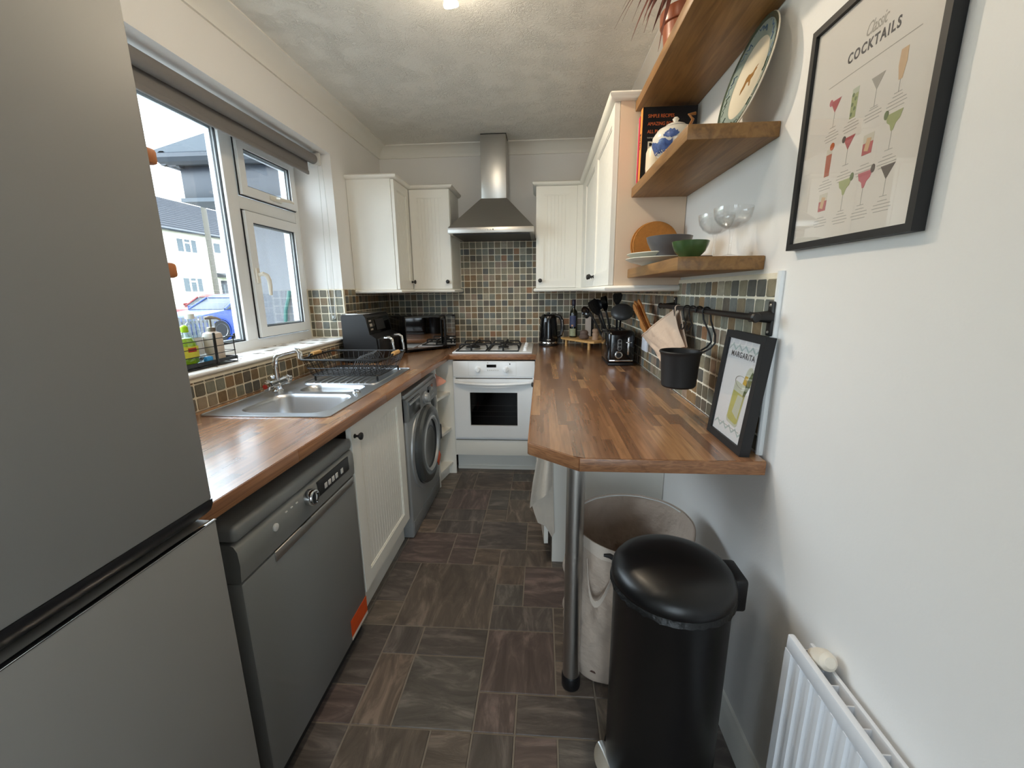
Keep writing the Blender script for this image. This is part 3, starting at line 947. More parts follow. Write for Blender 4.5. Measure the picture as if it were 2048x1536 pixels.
def stave(t, quad, mat):
    cx = sum(p[0] for p in quad) / 4; cy = sum(p[1] for p in quad) / 4
    o = MB().prism([(p[0] - cx, p[1] - cy) for p in quad], WS, WT).build('stave', mat, t.o, (0, 0, t.off.z), smooth=0)
    o.location = (cx - t.off.x, cy - t.off.y, 0)
    return o

def run_y(t, x0f, x1f, y0f, y1, ncol, lo=0.22, hi=0.46):
    """staves running along y between two edges x0f(y), x1f(y); y0f(x) is the near end"""
    for k in range(ncol):
        def X(s, y): return x0f(y) + (x1f(y) - x0f(y)) * s
        a, b = k / ncol, (k + 1) / ncol
        ym = 0.5 * (y0f(X(a, 1.3)) + y0f(X(b, 1.3)))
        y = ym
        first = True
        nxt = y + rnd.uniform(0.06, hi)
        while y < y1 - 1e-4:
            if y1 - nxt < 0.07: nxt = y1
            if first: ya, yb = y0f(X(a, y)), y0f(X(b, y))
            else: ya = yb = y
            stave(t, [(X(a, ya), ya), (X(b, yb), yb), (X(b, nxt), nxt), (X(a, nxt), nxt)], 'stave_y')
            first = False
            y, nxt = nxt, nxt + rnd.uniform(lo, hi)

def run_x(t, x0, x1, y0, y1, nrow, lo=0.22, hi=0.46):
    for k in range(nrow):
        a, b = y0 + (y1 - y0) * k / nrow, y0 + (y1 - y0) * (k + 1) / nrow
        x = x0
        nxt = x + rnd.uniform(0.08, hi)
        while x < x1 - 1e-4:
            if x1 - nxt < 0.07: nxt = x1
            stave(t, [(x, a), (nxt, a), (nxt, b), (x, b)], 'stave_x')
            x, nxt = nxt, nxt + rnd.uniform(lo, hi)

def edge_run(t, p, q, lo=0.3, hi=0.7, th=0.004):
    """edge staves along the line p -> q, standing th proud (to the right of travel)"""
    p, q = Vector((p[0], p[1], 0)), Vector((q[0], q[1], 0))
    L = (q - p).length
    d = (q - p) / L
    m = frame_mat((p.x, p.y, 0), d, (0, 0, 1))
    s = 0.0
    while s < L - 1e-4:
        e = s + rnd.uniform(lo, hi)
        if L - e < 0.12: e = L
        mb = MB(m).box(s, e, WB + 0.001, WT - 0.0006, -0.001, th, b=0.0022, seg=2)
        t.add('edge_stave', mb, 'edge_wood')
        s = e

t = T('worktop', 'brown wood-block worktop under the window holding the sink', 'worktop', (-0.97, 1.9, WB))
LX = LW + 0.008
t.add('core', MB().prism([(LX, 0.70), (xf(0.70), 0.70), (xf(SY0), SY0), (LX, SY0)], WB, WS), 'worktop_core')
t.add('core', MB().prism([(LX, SY1), (xf(SY1), SY1), (xf(2.84), 2.84), (xf(2.84), BW - 0.006), (LX, BW - 0.006)], WB, WS), 'worktop_core')
t.add('core', MB().box(LX, SX0, SY0, SY1, WB, WS), 'worktop_core')
t.add('core', MB().prism([(SX1, SY0), (xf(SY0), SY0), (xf(SY1), SY1), (SX1, SY1)], WB, WS), 'worktop_core')
XFE = xf(2.84)
run_y(t, lambda y: LX, lambda y: xf(min(y, 2.84)), lambda x: 0.70, SY0, 18)
run_y(t, lambda y: LX, lambda y: xf(min(y, 2.84)), lambda x: SY1, BW - 0.006, 18)
run_y(t, lambda y: LX, lambda y: SX0, lambda x: SY0, SY1, 2)
run_y(t, lambda y: SX1, lambda y: xf(y), lambda x: SY0, SY1, 3)
edge_run(t, (xf(0.70), 0.70), (xf(2.842), 2.842))

t = T('worktop', 'short wood-block worktop behind the oven carrying the gas hob', 'worktop', (-0.345, 3.15, WB))
t.add('core', MB().box(XFE, -0.037, 2.845, BW - 0.006, WB, WS), 'worktop_core')
run_x(t, XFE, -0.037, 2.845, BW - 0.006, 18)
edge_run(t, (XFE + 0.004, 2.845), (-0.041, 2.845))

t = T('worktop', 'brown wood-block breakfast bar worktop with a clipped corner and steel leg', 'worktop', (0.27, 2.2, WB))
RX = RW - 0.010
NY = 1.030
CH = (0.100, -0.036, 1.140)                   # clipped corner: from (0.100, NY) to (-0.036, 1.140)
t.add('core', MB().prism([(-0.036, CH[2]), (CH[0], NY), (RX, NY), (RX, BW - 0.006), (-0.036, BW - 0.006)], WB, WS), 'worktop_core')
def near(x): return NY if x >= CH[0] else NY + (CH[2] - NY) * (CH[0] - x) / (CH[0] + 0.036)
run_y(t, lambda y: -0.036, lambda y: RX, near, BW - 0.006, 20, 0.16, 0.42)
edge_run(t, (-0.036, 2.84), (-0.036, CH[2]))
edge_run(t, (-0.036, CH[2]), (CH[0], NY), 0.3, 0.4)
edge_run(t, (CH[0], NY), (RX, NY), 0.3, 0.45)
lx, ly = 0.107, 1.195
t.add('leg', MB().cyl((lx, ly, 0.022), (lx, ly, WB), 0.0285, n=32), 'steel')
t.add('leg_foot', MB().lathe([(0.030, 0.0), (0.032, 0.006), (0.032, 0.045), (0.0295, 0.05)], (lx, ly, 0.0), 28), 'black_plastic')

# ------------------------------------------------------------------ kitchen units
def shaker_door(t, m, w, h, th=0.020, rail=0.062, knob=None, bead=0.026, under=None, mat='cabinet_cream'):
    """door in the frame m (x along the width, y up, z out); returns the frame object"""
    d = t.add('door', MB(m).ring((0, w, 0, h), (rail, w - rail, rail, h - rail), 0, th), mat, under=under)
    # tongue-and-groove panel: one profile with V grooves, extruded upwards
    u0, u1 = rail, w - rail
    n = max(2, round((u1 - u0) / bead))
    pr = [(u0, th - 0.014), (u0, th - 0.007)]
    for k in range(1, n):
        u = u0 + (u1 - u0) * k / n
        pr += [(u - 0.0020, th - 0.007), (u, th - 0.0088), (u + 0.0020, th - 0.007)]
    pr += [(u1, th - 0.007), (u1, th - 0.014)]
    mm = m @ Matrix(((1, 0, 0, 0), (0, 0, 1, 0), (0, 1, 0, 0), (0, 0, 0, 1)))
    t.add('door_panel', MB(mm).prism(pr, rail - 0.002, h - rail + 0.002), mat, under=d, smooth=0)
    bd = 0.006
    t.add('panel_bead', MB(m).ring((rail - 0.001, w - rail + 0.001, rail - 0.001, h - rail + 0.001), (rail + bd, w - rail - bd, rail + bd, h - rail - bd), th - 0.012, th - 0.003), mat, under=d)
    if knob:
        km = m @ Matrix.Translation((knob[0], knob[1], th))
        t.add('knob', MB(km).lathe([(0.0085, 0), (0.0085, 0.003), (0.0045, 0.006), (0.0045, 0.014), (0.011, 0.019), (0.0145, 0.024), (0.0135, 0.029), (0.007, 0.032), (0, 0.0325)], n=20), 'black_iron', under=d)
    return d

KX = -0.70
# under-sink cupboard
t = T('base_cabinet', 'cream tongue-and-groove cupboard under the sink beside the dishwasher', 'cabinet', (-0.97, 1.69, 0))
t.add('carcass', MB().box(-1.255, KX - 0.021, 1.408, 2.004, 0.14, 0.60), 'cabinet_cream')
t.add('plinth', MB().box(-0.77, -0.752, 1.405, 2.010, 0.004, 0.15), 'cabinet_cream')
shaker_door(t, frame_mat((KX - 0.020, 1.408, 0.158), (0, 1, 0), (0, 0, 1)), 0.55, 0.707, knob=(0.026, 0.655))
t.add('end_stile', MB().box(-1.25, KX - 0.004, 1.962, 1.980, 0.15, 0.868), 'cabinet_cream')

# open shelf unit between the washing machine and the oven
t = T('shelf_unit', 'narrow cream open shelf unit between washing machine and oven', 'shelf unit', (-0.95, 2.76, 0))
t.add('side_panel', MB().box(-1.255, -0.700, 2.640, 2.656, 0.0, 0.868), 'cabinet_cream')
t.add('side_panel', MB().box(-1.255, -0.636, 2.880, 2.898, 0.0, 0.868), 'cabinet_cream')
t.add('back_panel', MB().box(-1.255, -1.245, 2.656, 2.880, 0.0, 0.868), 'cabinet_cream')
for z in (0.075, 0.345, 0.615):
    t.add('shelf', MB().prism([(-1.245, 2.656), (-0.704, 2.656), (-0.660, 2.880), (-1.245, 2.880)], z, z + 0.018), 'cabinet_cream')
t.add('plinth', MB().prism([(-0.75, 2.656), (-0.735, 2.656), (-0.69, 2.880), (-0.705, 2.880)], 0.0, 0.075), 'cabinet_cream')

# oven housing: drawer front, plinth and fillers around the built-in oven
t = T('oven_housing', 'cream drawer front and plinth below the white oven', 'cabinet', (-0.337, 2.98, 0))
t.add('drawer_front', MB().box(-0.625, -0.048, 2.852, 2.872, 0.160, 0.276, b=0.002), 'cabinet_cream')
t.add('plinth', MB().box(-0.64, -0.036, 2.975, 2.99, 0.0, 0.155), 'cabinet_cream')
t.add('plinth_seal', MB().box(-0.64, -0.036, 2.966, 2.975, 0.0, 0.022), 'cabinet_cream')
t.add('side_panel', MB().box(-0.634, -0.628, 2.875, 3.40, 0.15, 0.868), 'cabinet_cream')
t.add('side_panel', MB().box(-0.046, -0.040, 2.875, 3.40, 0.15, 0.868), 'cabinet_cream')

# right-hand base unit, its end panel facing the room and its door a little ajar
t = T('base_cabinet', 'cream base cupboard under the breakfast bar with a towel over its door', 'cabinet', (0.32, 2.4, 0))
t.add('end_panel', MB().box(0.056, RW - 0.002, 1.866, 1.884, 0.0, 0.868), 'cabinet_cream')
t.add('carcass', MB().box(0.056, RW - 0.012, 1.884, 3.46, 0.12, 0.70), 'cabinet_cream')
t.add('plinth', MB().box(0.10, 0.116, 1.884, 3.40, 0.0, 0.12), 'cabinet_cream')
a = Vector((-0.012 - 0.036, 2.42 - 1.870, 0)).normalized()
shaker_door(t, frame_mat((0.036 + 0.55 * a.x, 1.870 + 0.55 * a.y, 0.10), (-a.x, -a.y, 0), (0, 0, 1)), 0.55, 0.755, knob=(0.03, 0.70))
shaker_door(t, frame_mat((0.052, 2.845, 0.10), (0, -1, 0), (0, 0, 1)), 0.40, 0.755)

# wall units
CT, CB = 2.055, 1.357
def cornice(t, name, path, z, prof, mat):
    """moulding along a plan path (room on the right of travel), prof = (out, up)"""
    pts = [Vector((p[0], p[1])) for p in path]
    rows = []
    for i, p in enumerate(pts):
        d0 = (p - pts[i - 1]).normalized() if i else None
        d1 = (pts[i + 1] - p).normalized() if i < len(pts) - 1 else None
        n0 = Vector((d0.y, -d0.x)) if d0 else None
        n1 = Vector((d1.y, -d1.x)) if d1 else None
        nn = n0 or n1
        if n0 and n1:
            nn = (n0 + n1)
            nn = nn / max(nn.dot(n0), 0.2)
        rows.append([(p.x + nn.x * o, p.y + nn.y * o, z + u) for o, u in prof])
    K = len(prof)
    vs = [q for r in rows for q in r]
    fs = []
    for i in range(len(rows) - 1):
        for k in range(K):
            fs.append((i * K + k, i * K + (k + 1) % K, (i + 1) * K + (k + 1) % K, (i + 1) * K + k))
    fs.append(list(range(K)))
    fs.append([(len(rows) - 1) * K + k for k in range(K)])
    return t.add(name, MB().add(vs, fs), mat, smooth=50)
TOPM = [(-0.02, 0.0), (0.006, 0.0), (0.014, 0.004), (0.022, 0.012), (0.024, 0.020), (0.018, 0.027), (0.008, 0.030), (-0.02, 0.030)]
LOWM = [(-0.02, 0.0), (-0.02, -0.026), (0.004, -0.026), (0.013, -0.022), (0.017, -0.013), (0.013, -0.004), (0.006, 0.0)]

t = T('wall_cabinet', 'cream corner wall cabinets left of the cooker hood', 'cabinet', (-1.0, 3.15, CB))
t.add('carcass', MB().box(LW + 0.002, -0.988, 2.845, BW - 0.002, CB, CT), 'cabinet_cream')
t.add('carcass', MB().box(-0.986, -0.668, 3.172, BW - 0.002, CB, CT), 'cabinet_cream')
shaker_door(t, frame_mat((-0.986, 2.848, CB + 0.002), (0, 1, 0), (0, 0, 1)), 0.300, CT - CB - 0.004, knob=(0.272, 0.052), rail=0.055)
shaker_door(t, frame_mat((-0.960, 3.170, CB + 0.002), (1, 0, 0), (0, 0, 1)), 0.290, CT - CB - 0.004, knob=(0.262, 0.052), rail=0.055)
path = [(LW + 0.002, 2.843), (-0.965, 2.843), (-0.965, 3.149), (-0.666, 3.149), (-0.666, BW - 0.004)]
cornice(t, 'cornice', path, CT, TOPM, 'cabinet_cream')
cornice(t, 'pelmet', path, CB, LOWM, 'cabinet_cream')

t = T('wall_cabinet', 'cream wall cabinets right of the cooker hood with iron knobs', 'cabinet', (0.3, 2.7, CB))
t.add('carcass', MB().box(-0.046, 0.300, 3.172, BW - 0.002, CB, CT), 'cabinet_cream')
t.add('carcass', MB().box(0.302, RW - 0.002, 1.842, BW - 0.002, CB, CT), 'carcass_beige')
shaker_door(t, frame_mat((-0.046, 3.170, CB + 0.002), (1, 0, 0), (0, 0, 1)), 0.288, CT - CB - 0.004, knob=(0.030, 0.052), rail=0.055)
t.add('corner_post', MB().box(0.243, 0.280, 3.150, 3.171, CB, CT), 'cabinet_cream')
t.add('corner_post', MB().box(0.280, 0.300, 2.980, 3.171, CB, CT), 'cabinet_cream')
shaker_door(t, frame_mat((0.300, 2.978, CB + 0.002), (0, -1, 0), (0, 0, 1)), 0.558, CT - CB - 0.004, knob=(0.528, 0.052), rail=0.060)
shaker_door(t, frame_mat((0.300, 2.416, CB + 0.002), (0, -1, 0), (0, 0, 1)), 0.570, CT - CB - 0.004, knob=(0.040, 0.052), rail=0.060)
path = [(-0.048, BW - 0.004), (-0.048, 3.149), (0.279, 3.149), (0.279, 1.838), (RW - 0.002, 1.838)]
cornice(t, 'cornice', path, CT, TOPM, 'cabinet_cream')
cornice(t, 'pelmet', path, CB, LOWM, 'cabinet_cream')

# ------------------------------------------------------------------ large appliances
# fridge freezer, its door front facing the room on the left
FX, FY0, FY1 = -0.630, 0.086, 0.688
t = T('fridge_freezer', 'tall grey fridge freezer at the left edge, dark grip between its doors', 'fridge', (-0.95, 0.387, 0))
t.add('body', MB().box(-1.265, FX - 0.062, FY0 + 0.004, FY1 - 0.004, 0.03, 1.86, b=0.006), 'fridge_grey')
t.add('door', MB().box(FX - 0.058, FX, FY0, FY1, 0.955, 1.865, b=0.004), 'fridge_grey')
d = t.add('door', MB().box(FX - 0.058, FX, FY0, FY1, 0.045, 0.911, b=0.004), 'fridge_grey')
t.add('edge_highlight', MB().box(FX - 0.010, FX + 0.0006, FY0, FY1 + 0.0005, 0.9095, 0.9125, b=0.001), 'chrome', under=d)  # thin chrome strip put in as the highlight on the door's bevel
gp = [(-0.056, 0.0445), (0.0, 0.0445), (0.0, 0.036), (-0.006, 0.022), (-0.020, 0.010), (-0.036, 0.004), (-0.056, 0.002)]
t.add('grip', MB(frame_mat((FX, FY0, 0.911), (1, 0, 0), (0, 0, 1))).prism(gp, -(FY1 - FY0), 0), 'fridge_dark', smooth=60)
t.add('kick', MB().box(-1.2, FX - 0.07, FY0 + 0.01, FY1 - 0.01, 0.0, 0.045), 'black_plastic')

for nm, lab, z in (('wooden_peg', 'upper wooden peg jutting from the far side of the fridge', 1.562), ('wooden_peg', 'lower wooden peg jutting from the far side of the fridge', 1.380)):
    single(nm, MB().box(-0.668, -0.641, FY1 - 0.0005, FY1 + 0.029, z - 0.013, z + 0.013, b=0.006), 'peg_wood', lab, 'peg', 'wooden pegs on the fridge side')

# dishwasher
DY0, DY1, DXF = 0.802, 1.400, -0.700
t = T('dishwasher', 'graphite dishwasher with a round dial and an orange sticker', 'dishwasher', (-0.98, 1.1, 0))
t.add('body', MB().box(-1.25, DXF - 0.035, DY0 + 0.004, DY1 - 0.004, 0.03, 0.772), 'graphite_dark')
t.add('top', MB().box(-1.25, DXF + 0.002, DY0, DY1, 0.776, 0.818, b=0.012, seg=3), 'graphite')
pnl = [(-0.05, 0.672), (-0.006, 0.672), (0.000, 0.676), (0.004, 0.720), (0.002, 0.755), (-0.006, 0.770), (-0.016, 0.773), (-0.05, 0.773)]
mp = frame_mat((DXF, DY0, 0), (1, 0, 0), (0, 0, 1))
cp = t.add('control_panel', MB(mp).prism(pnl, -(DY1 - DY0), 0), 'graphite_panel', smooth=50)
t.add('door', MB().box(DXF - 0.05, DXF, DY0, DY1, 0.062, 0.670, b=0.006), 'graphite')
# scooped handle below the control panel
t.add('handle_scoop', MB().box(DXF - 0.006, DXF + 0.003, 0.925, 1.385, 0.643, 0.672, b=0.003), 'steel')
kx = Matrix.Translation((DXF + 0.003, 1.098, 0.740)) @ Matrix.Rotation(radians(90), 4, 'Y')
dl = t.add('dial', MB(kx).lathe([(0.025, 0), (0.025, 0.016), (0.023, 0.021), (0.019, 0.022), (0.018, 0.018), (0, 0.018)], n=28), 'chrome', under=cp)
t.add('dial_grip', MB(kx).box(-0.018, 0.018, -0.003, 0.003, 0.018, 0.022), 'graphite_dark', under=cp)
t.add('power_button', MB(Matrix.Translation((DXF + 0.002, 0.938, 0.738)) @ Matrix.Rotation(radians(90), 4, 'Y')).lathe([(0.0105, 0), (0.0105, 0.004), (0.0085, 0.005), (0, 0.005)], n=20), 'button_white', under=cp)
for k, y in enumerate((1.196, 1.220, 1.244, 1.268, 1.306)):
    t.add('button', MB().box(DXF + 0.001, DXF + 0.006, y - 0.008, y + 0.008, 0.722, 0.740, b=0.001), 'button_white', under=cp)
t.add('display_strip', MB().box(DXF, DXF + 0.0045, 1.15, 1.36, 0.712, 0.762, b=0.001), 'graphite_dark', under=cp)
for y in (0.985, 1.01, 1.035):
    t.add('print_mark', MB().box(DXF + 0.002, DXF + 0.0045, y, y + 0.008, 0.752, 0.755), 'button_white', under=cp)
t.add('kick_plate', MB().box(DXF - 0.045, DXF - 0.025, DY0 + 0.01, DY1 - 0.01, 0.004, 0.056), 'graphite_dark')
st = t.add('sticker', MB().box(DXF, DXF + 0.0012, 1.262, 1.398, 0.080, 0.150), 'sticker_orange', label='orange energy sticker')
t.add('sticker_band', MB().box(DXF, DXF + 0.0014, 1.262, 1.398, 0.068, 0.082), 'sticker_pale', under=st)

# washing machine
MY0, MY1, MX = 2.022, 2.622, -0.700
t = T('washing_machine', 'silver washing machine with a dark porthole door beside the sink cupboard', 'washing machine', (-0.97, 2.32, 0))
t.add('body', MB().box(-1.25, MX, MY0, MY1, 0.0, 0.800, b=0.012, seg=3), 'washer_silver')
t.add('top', MB().box(-1.25, MX - 0.004, MY0 - 0.001, MY1 + 0.001, 0.797, 0.820, b=0.006), 'washer_silver')
pn = [(-0.02, 0.672), (0.010, 0.676), (0.012, 0.690), (0.008, 0.780), (0.002, 0.795), (-0.02, 0.797)]
cp = t.add('control_panel', MB(frame_mat((MX, MY0, 0), (1, 0, 0), (0, 0, 1))).prism(pn, -(MY1 - MY0), 0), 'graphite', smooth=50)
t.add('detergent_drawer', MB().box(MX + 0.006, MX + 0.014, MY0 + 0.018, MY0 + 0.215, 0.688, 0.782, b=0.004), 'washer_ring', under=cp)
t.add('drawer_lip', MB().box(MX + 0.010, MX + 0.018, MY0 + 0.025, MY0 + 0.205, 0.760, 0.772, b=0.003), 'washer_silver', under=cp)
kx = Matrix.Translation((MX + 0.009, MY0 + 0.305, 0.733)) @ Matrix.Rotation(radians(90), 4, 'Y')
t.add('dial', MB(kx).lathe([(0.038, 0), (0.038, 0.010), (0.030, 0.013), (0.027, 0.028), (0.024, 0.031), (0, 0.031)], n=28), 'washer_silver', under=cp)
t.add('display', MB().box(MX + 0.006, MX + 0.012, MY0 + 0.385, MY0 + 0.500, 0.735, 0.775, b=0.002), 'display_black', under=cp)
for k in range(5):
    y = MY0 + 0.385 + 0.028 * k
    t.add('button', MB().box(MX + 0.008, MX + 0.014, y, y + 0.018, 0.700, 0.712, b=0.002), 'washer_silver', under=cp)
cy, cz = 2.318, 0.452
dm = Matrix.Translation((MX, cy, cz)) @ Matrix.Rotation(radians(90), 4, 'Y')
t.add('door_surround', MB(dm).lathe([(0.262, 0.0), (0.260, 0.008), (0.236, 0.012), (0.232, 0.0)], n=48), 'washer_silver')
dr = t.add('door', MB(dm).lathe([(0.232, 0.0), (0.232, 0.030), (0.222, 0.044), (0.195, 0.050), (0.165, 0.046), (0.150, 0.036), (0.150, 0.0)], n=48, close=False), 'washer_ring')
t.add('door_glass', MB(dm).lathe([(0.152, 0.034), (0.145, 0.034), (0.11, 0.022), (0.06, 0.010), (0.0, 0.006)], n=40, close=False), 'dark_glass', under=dr)
t.add('door_ring', MB(dm).lathe([(0.168, 0.046), (0.160, 0.052), (0.150, 0.048), (0.146, 0.036)], n=48, close=False), 'washer_silver', under=dr)
t.add('door_handle', MB(dm).box(-0.05, 0.05, 0.196, 0.228, 0.036, 0.052, b=0.008), 'black_plastic', under=dr)
st = t.add('sticker', MB(dm @ Matrix.Rotation(radians(40), 4, 'Z')).box(0.168, 0.222, -0.035, 0.040, 0.046, 0.0515, b=0.001), 'sticker_orange', label='orange energy sticker')
bm_ = Matrix.Translation((MX, MY1 - 0.062, 0.634)) @ Matrix.Rotation(radians(90), 4, 'Y')
t.add('badge', MB(bm_).lathe([(0.052, 0), (0.052, 0.006), (0.046, 0.010), (0, 0.011)], n=28), 'washer_ring', label='round grey badge')
t.add('kick_panel', MB().box(MX - 0.004, MX + 0.003, MY0 + 0.01, MY1 - 0.01, 0.02, 0.095, b=0.002), 'graphite')

# pink cloth tucked over the washing machine's far corner
gr = []
for i in range(8):
    v = i / 7
    gr.append([(-0.700 + 0.078 * u * (1 - abs(2 * v - 0.9) ** 1.4 * 0.8) + 0.004 * sin(9 * u + 5 * v), 2.632 + 0.006 * sin(6 * v), 0.812 - 0.085 * v - 0.02 * u * (1 - v)) for u in [k / 6 for k in range(7)]])
single('pink_cloth', MB().sheet(gr, 0.0015), 'pink_cloth', 'pale pink cloth corner poking out beyond the washing machine', 'cloth')

# built-in oven
OX0, OX1, OY = -0.628, -0.047, 2.852
t = T('oven', 'white built-in oven with a dark window under the hob', 'oven', (-0.337, 3.1, 0.28))
t.add('body', MB().box(OX0 + 0.02, OX1 - 0.02, OY + 0.02, 3.38, 0.29, 0.72), 'oven_interior')
fp = t.add('fascia', MB().box(OX0, OX1, OY - 0.006, OY + 0.03, 0.748, 0.862, b=0.006, seg=3), 'enamel_white')
t.add('frame', MB(XZ).ring((OX0, OX1, 0.283, 0.750), (OX0 + 0.016, OX1 - 0.016, 0.300, 0.742), -OY - 0.03, -OY), 'enamel_white')
t.add('vent_slot', MB().box(OX0 + 0.02, OX1 - 0.02, OY + 0.004, OY + 0.02, 0.735, 0.750), 'oven_shadow')
WX0, WX1, WZ0, WZ1 = -0.508, -0.170, 0.394, 0.640
d = t.add('door', MB(XZ).ring((OX0 + 0.012, OX1 - 0.012, 0.303, 0.736), (WX0, WX1, WZ0, WZ1), -OY, -OY + 0.022), 'enamel_white')
t.add('door_glass', MB().box(WX0 - 0.01, WX1 + 0.01, OY - 0.006, OY - 0.002, WZ0 - 0.01, WZ1 + 0.01), 'oven_glass', under=d)
t.add('cavity', MB(XZ).ring((WX0 - 0.03, WX1 + 0.03, WZ0 - 0.03, WZ1 + 0.03), (WX0 + 0.005, WX1 - 0.005, WZ0 + 0.005, WZ1 - 0.005), -OY - 0.004, -OY - 0.001), 'oven_shadow', under=d)
hx = [OX0 + 0.022 + (OX1 - OX0 - 0.044) * k / 12 for k in range(13)]
t.add('handle', MB().tube([(x, OY - 0.030 - 0.030 * (1 - (2 * k / 12 - 1) ** 2), 0.714 - 0.010 * (1 - (2 * k / 12 - 1) ** 2)) for k, x in enumerate(hx)], 0.0135, n=12, flat=0.8), 'enamel_white', under=d)
for x in (OX0 + 0.028, OX1 - 0.028):
    t.add('handle_mount', MB().box(x - 0.012, x + 0.012, OY - 0.035, OY - 0.015, 0.702, 0.728, b=0.005), 'enamel_white', under=d)
for z in (0.455, 0.492, 0.536):
    t.add('rack_rail', MB().tube([(WX0, OY + 0.012, z), (WX1, OY + 0.012, z)], 0.0022, n=6), 'steel')
for x in (-0.448, -0.250):
    km = Matrix.Translation((x, OY - 0.006, 0.803)) @ Matrix.Rotation(radians(90), 4, 'X')
    k = t.add('knob', MB(km).lathe([(0.022, 0), (0.022, 0.004), (0.018, 0.008), (0.017, 0.024), (0.013, 0.027), (0, 0.027)], n=26), 'enamel_white', under=fp)
    MB(km).box(-0.004, 0.004, -0.016, 0.016, 0.026, 0.031, b=0.002).build('knob_grip', 'enamel_white', fp, t.off)
t.add('clock_display', MB().box(-0.385, -0.318, OY - 0.0075, OY - 0.005, 0.818, 0.838), 'display_black', under=fp)
for k in range(6):
    x = -0.382 + 0.0145 * k
    t.add('button', MB().box(x, x + 0.007, OY - 0.010, OY - 0.005, 0.795, 0.803, b=0.001), 'button_white', under=fp)
t.add('indicator', MB(Matrix.Translation((-0.222, OY - 0.006, 0.842)) @ Matrix.Rotation(radians(90), 4, 'X')).lathe([(0.0045, 0), (0.0045, 0.002), (0, 0.0025)], n=12), 'display_black', under=fp)
t.add('emblem', MB().box(-0.380, -0.374, OY - 0.0072, OY - 0.005, 0.8455, 0.853), 'print_grey', under=fp)
t.add('panel_line', MB(XZ).ring((-0.515, -0.178, 0.758, 0.857), (-0.5138, -0.1792, 0.7592, 0.8558), -OY + 0.0055, -OY + 0.0068), 'button_white', under=fp)

# gas hob
HX0, HX1, HY0, HY1 = -0.633, -0.068, 2.875, 3.375
t = T('gas_hob', 'white gas hob with black pan supports set in the worktop', 'hob', (-0.35, 3.12, WT))
base = t.add('plate', MB().box(HX0, HX1, HY0, HY1, WT, WT + 0.011, b=0.004), 'enamel_white')
t.add('seam', MB().box(-0.3895, -0.3875, HY0 + 0.002, HY1 - 0.002, WT + 0.0105, WT + 0.0116), 'print_grey', under=base)
for x, y, r in ((-0.505, 3.02, 0.050), (-0.505, 3.245, 0.036), (-0.280, 3.02, 0.037), (-0.280, 3.245, 0.046)):
    b = t.add('burner', MB().lathe([(r + 0.006, 0.0), (r + 0.006, 0.006), (r, 0.010), (r, 0.016)], (x, y, WT + 0.011), 28), 'steel')
    t.add('burner_cap', MB().lathe([(r * 0.6, 0.0), (r + 0.002, 0.0), (r + 0.003, 0.006), (r - 0.006, 0.010), (0, 0.010)], (x, y, WT + 0.027), 28), 'black_matte', under=b)
for x0, x1 in ((-0.608, -0.398), (-0.380, -0.168)):
    g = MB()
    z = WT + 0.048
    g.tube([(x0, HY0 + 0.03, WT + 0.014), (x1, HY0 + 0.03, WT + 0.014), (x1, HY1 - 0.03, WT + 0.014), (x0, HY1 - 0.03, WT + 0.014)], 0.0065, n=6, closed=True)
    xm = (x0 + x1) / 2
    for ym in (3.02, 3.245):
        for s in (-1, 1):
            xe = x0 if s < 0 else x1
            g.tube([(xe, ym, WT + 0.014), (xe - s * 0.004, ym, WT + 0.036), (xe - s * 0.014, ym, z), (xm + s * 0.022, ym, z)], 0.0065, n=6)
            ye = ym + s * 0.10
            g.tube([(xm, ye, WT + 0.016), (xm, ye, z - 0.002), (xm, ye - s * 0.008, z), (xm, ym + s * 0.022, z)], 0.0065, n=6)
    t.add('pan_support', g, 'black_matte')
for k in range(4):
    y = 2.955 + 0.09 * k
    t.add('control_knob', MB().lathe([(0.017, 0), (0.017, 0.004), (0.014, 0.008), (0.013, 0.022), (0.009, 0.026), (0, 0.026)], (-0.118, y, WT + 0.011), 22), 'enamel_white')

# cooker hood
t = T('cooker_hood', 'stainless steel chimney cooker hood above the hob', 'cooker hood', (-0.354, 3.23, 1.732))
hx0, hx1, hy = -0.652, -0.058, 2.985
t.add('rim', MB().box(hx0, hx1, hy, BW - 0.014, 1.730, 1.768, b=0.002), 'steel_hood')
c0 = [(hx0 + 0.002, hy + 0.002), (hx1 - 0.002, hy + 0.002), (hx1 - 0.002, BW - 0.016), (hx0 + 0.002, BW - 0.016)]
c1 = [(-0.450, 3.235), (-0.262, 3.235), (-0.262, BW - 0.016), (-0.450, BW - 0.016)]
t.add('canopy', MB().add([(x, y, 1.768) for x, y in c0] + [(x, y, 2.000) for x, y in c1], [(0, 1, 5, 4), (1, 2, 6, 5), (2, 3, 7, 6), (3, 0, 4, 7), (4, 5, 6, 7), (3, 2, 1, 0)]), 'steel_hood', smooth=0)
t.add('chimney', MB().box(-0.448, -0.264, 3.238, BW - 0.016, 1.998, 2.424, b=0.003), 'steel')
t.add('filter', MB().box(hx0 + 0.03, hx1 - 0.03, hy + 0.03, BW - 0.05, 1.724, 1.731), 'graphite_dark')
for k in range(5):
    x = -0.412 + 0.0185 * k
    t.add('button', MB(Matrix.Translation((x, hy, 1.752)) @ Matrix.Rotation(radians(90), 4, 'X')).lathe([(0.0042, 0), (0.0042, 0.003), (0, 0.0035)], n=12), 'button_white' if k < 4 else 'black_plastic')
t.add('chimney_top_shade', MB().box(-0.446, -0.262, 3.24, BW - 0.016, 2.424, CZ - 0.001), 'oven_shadow')  # black sliver put in as the shadow above the chimney

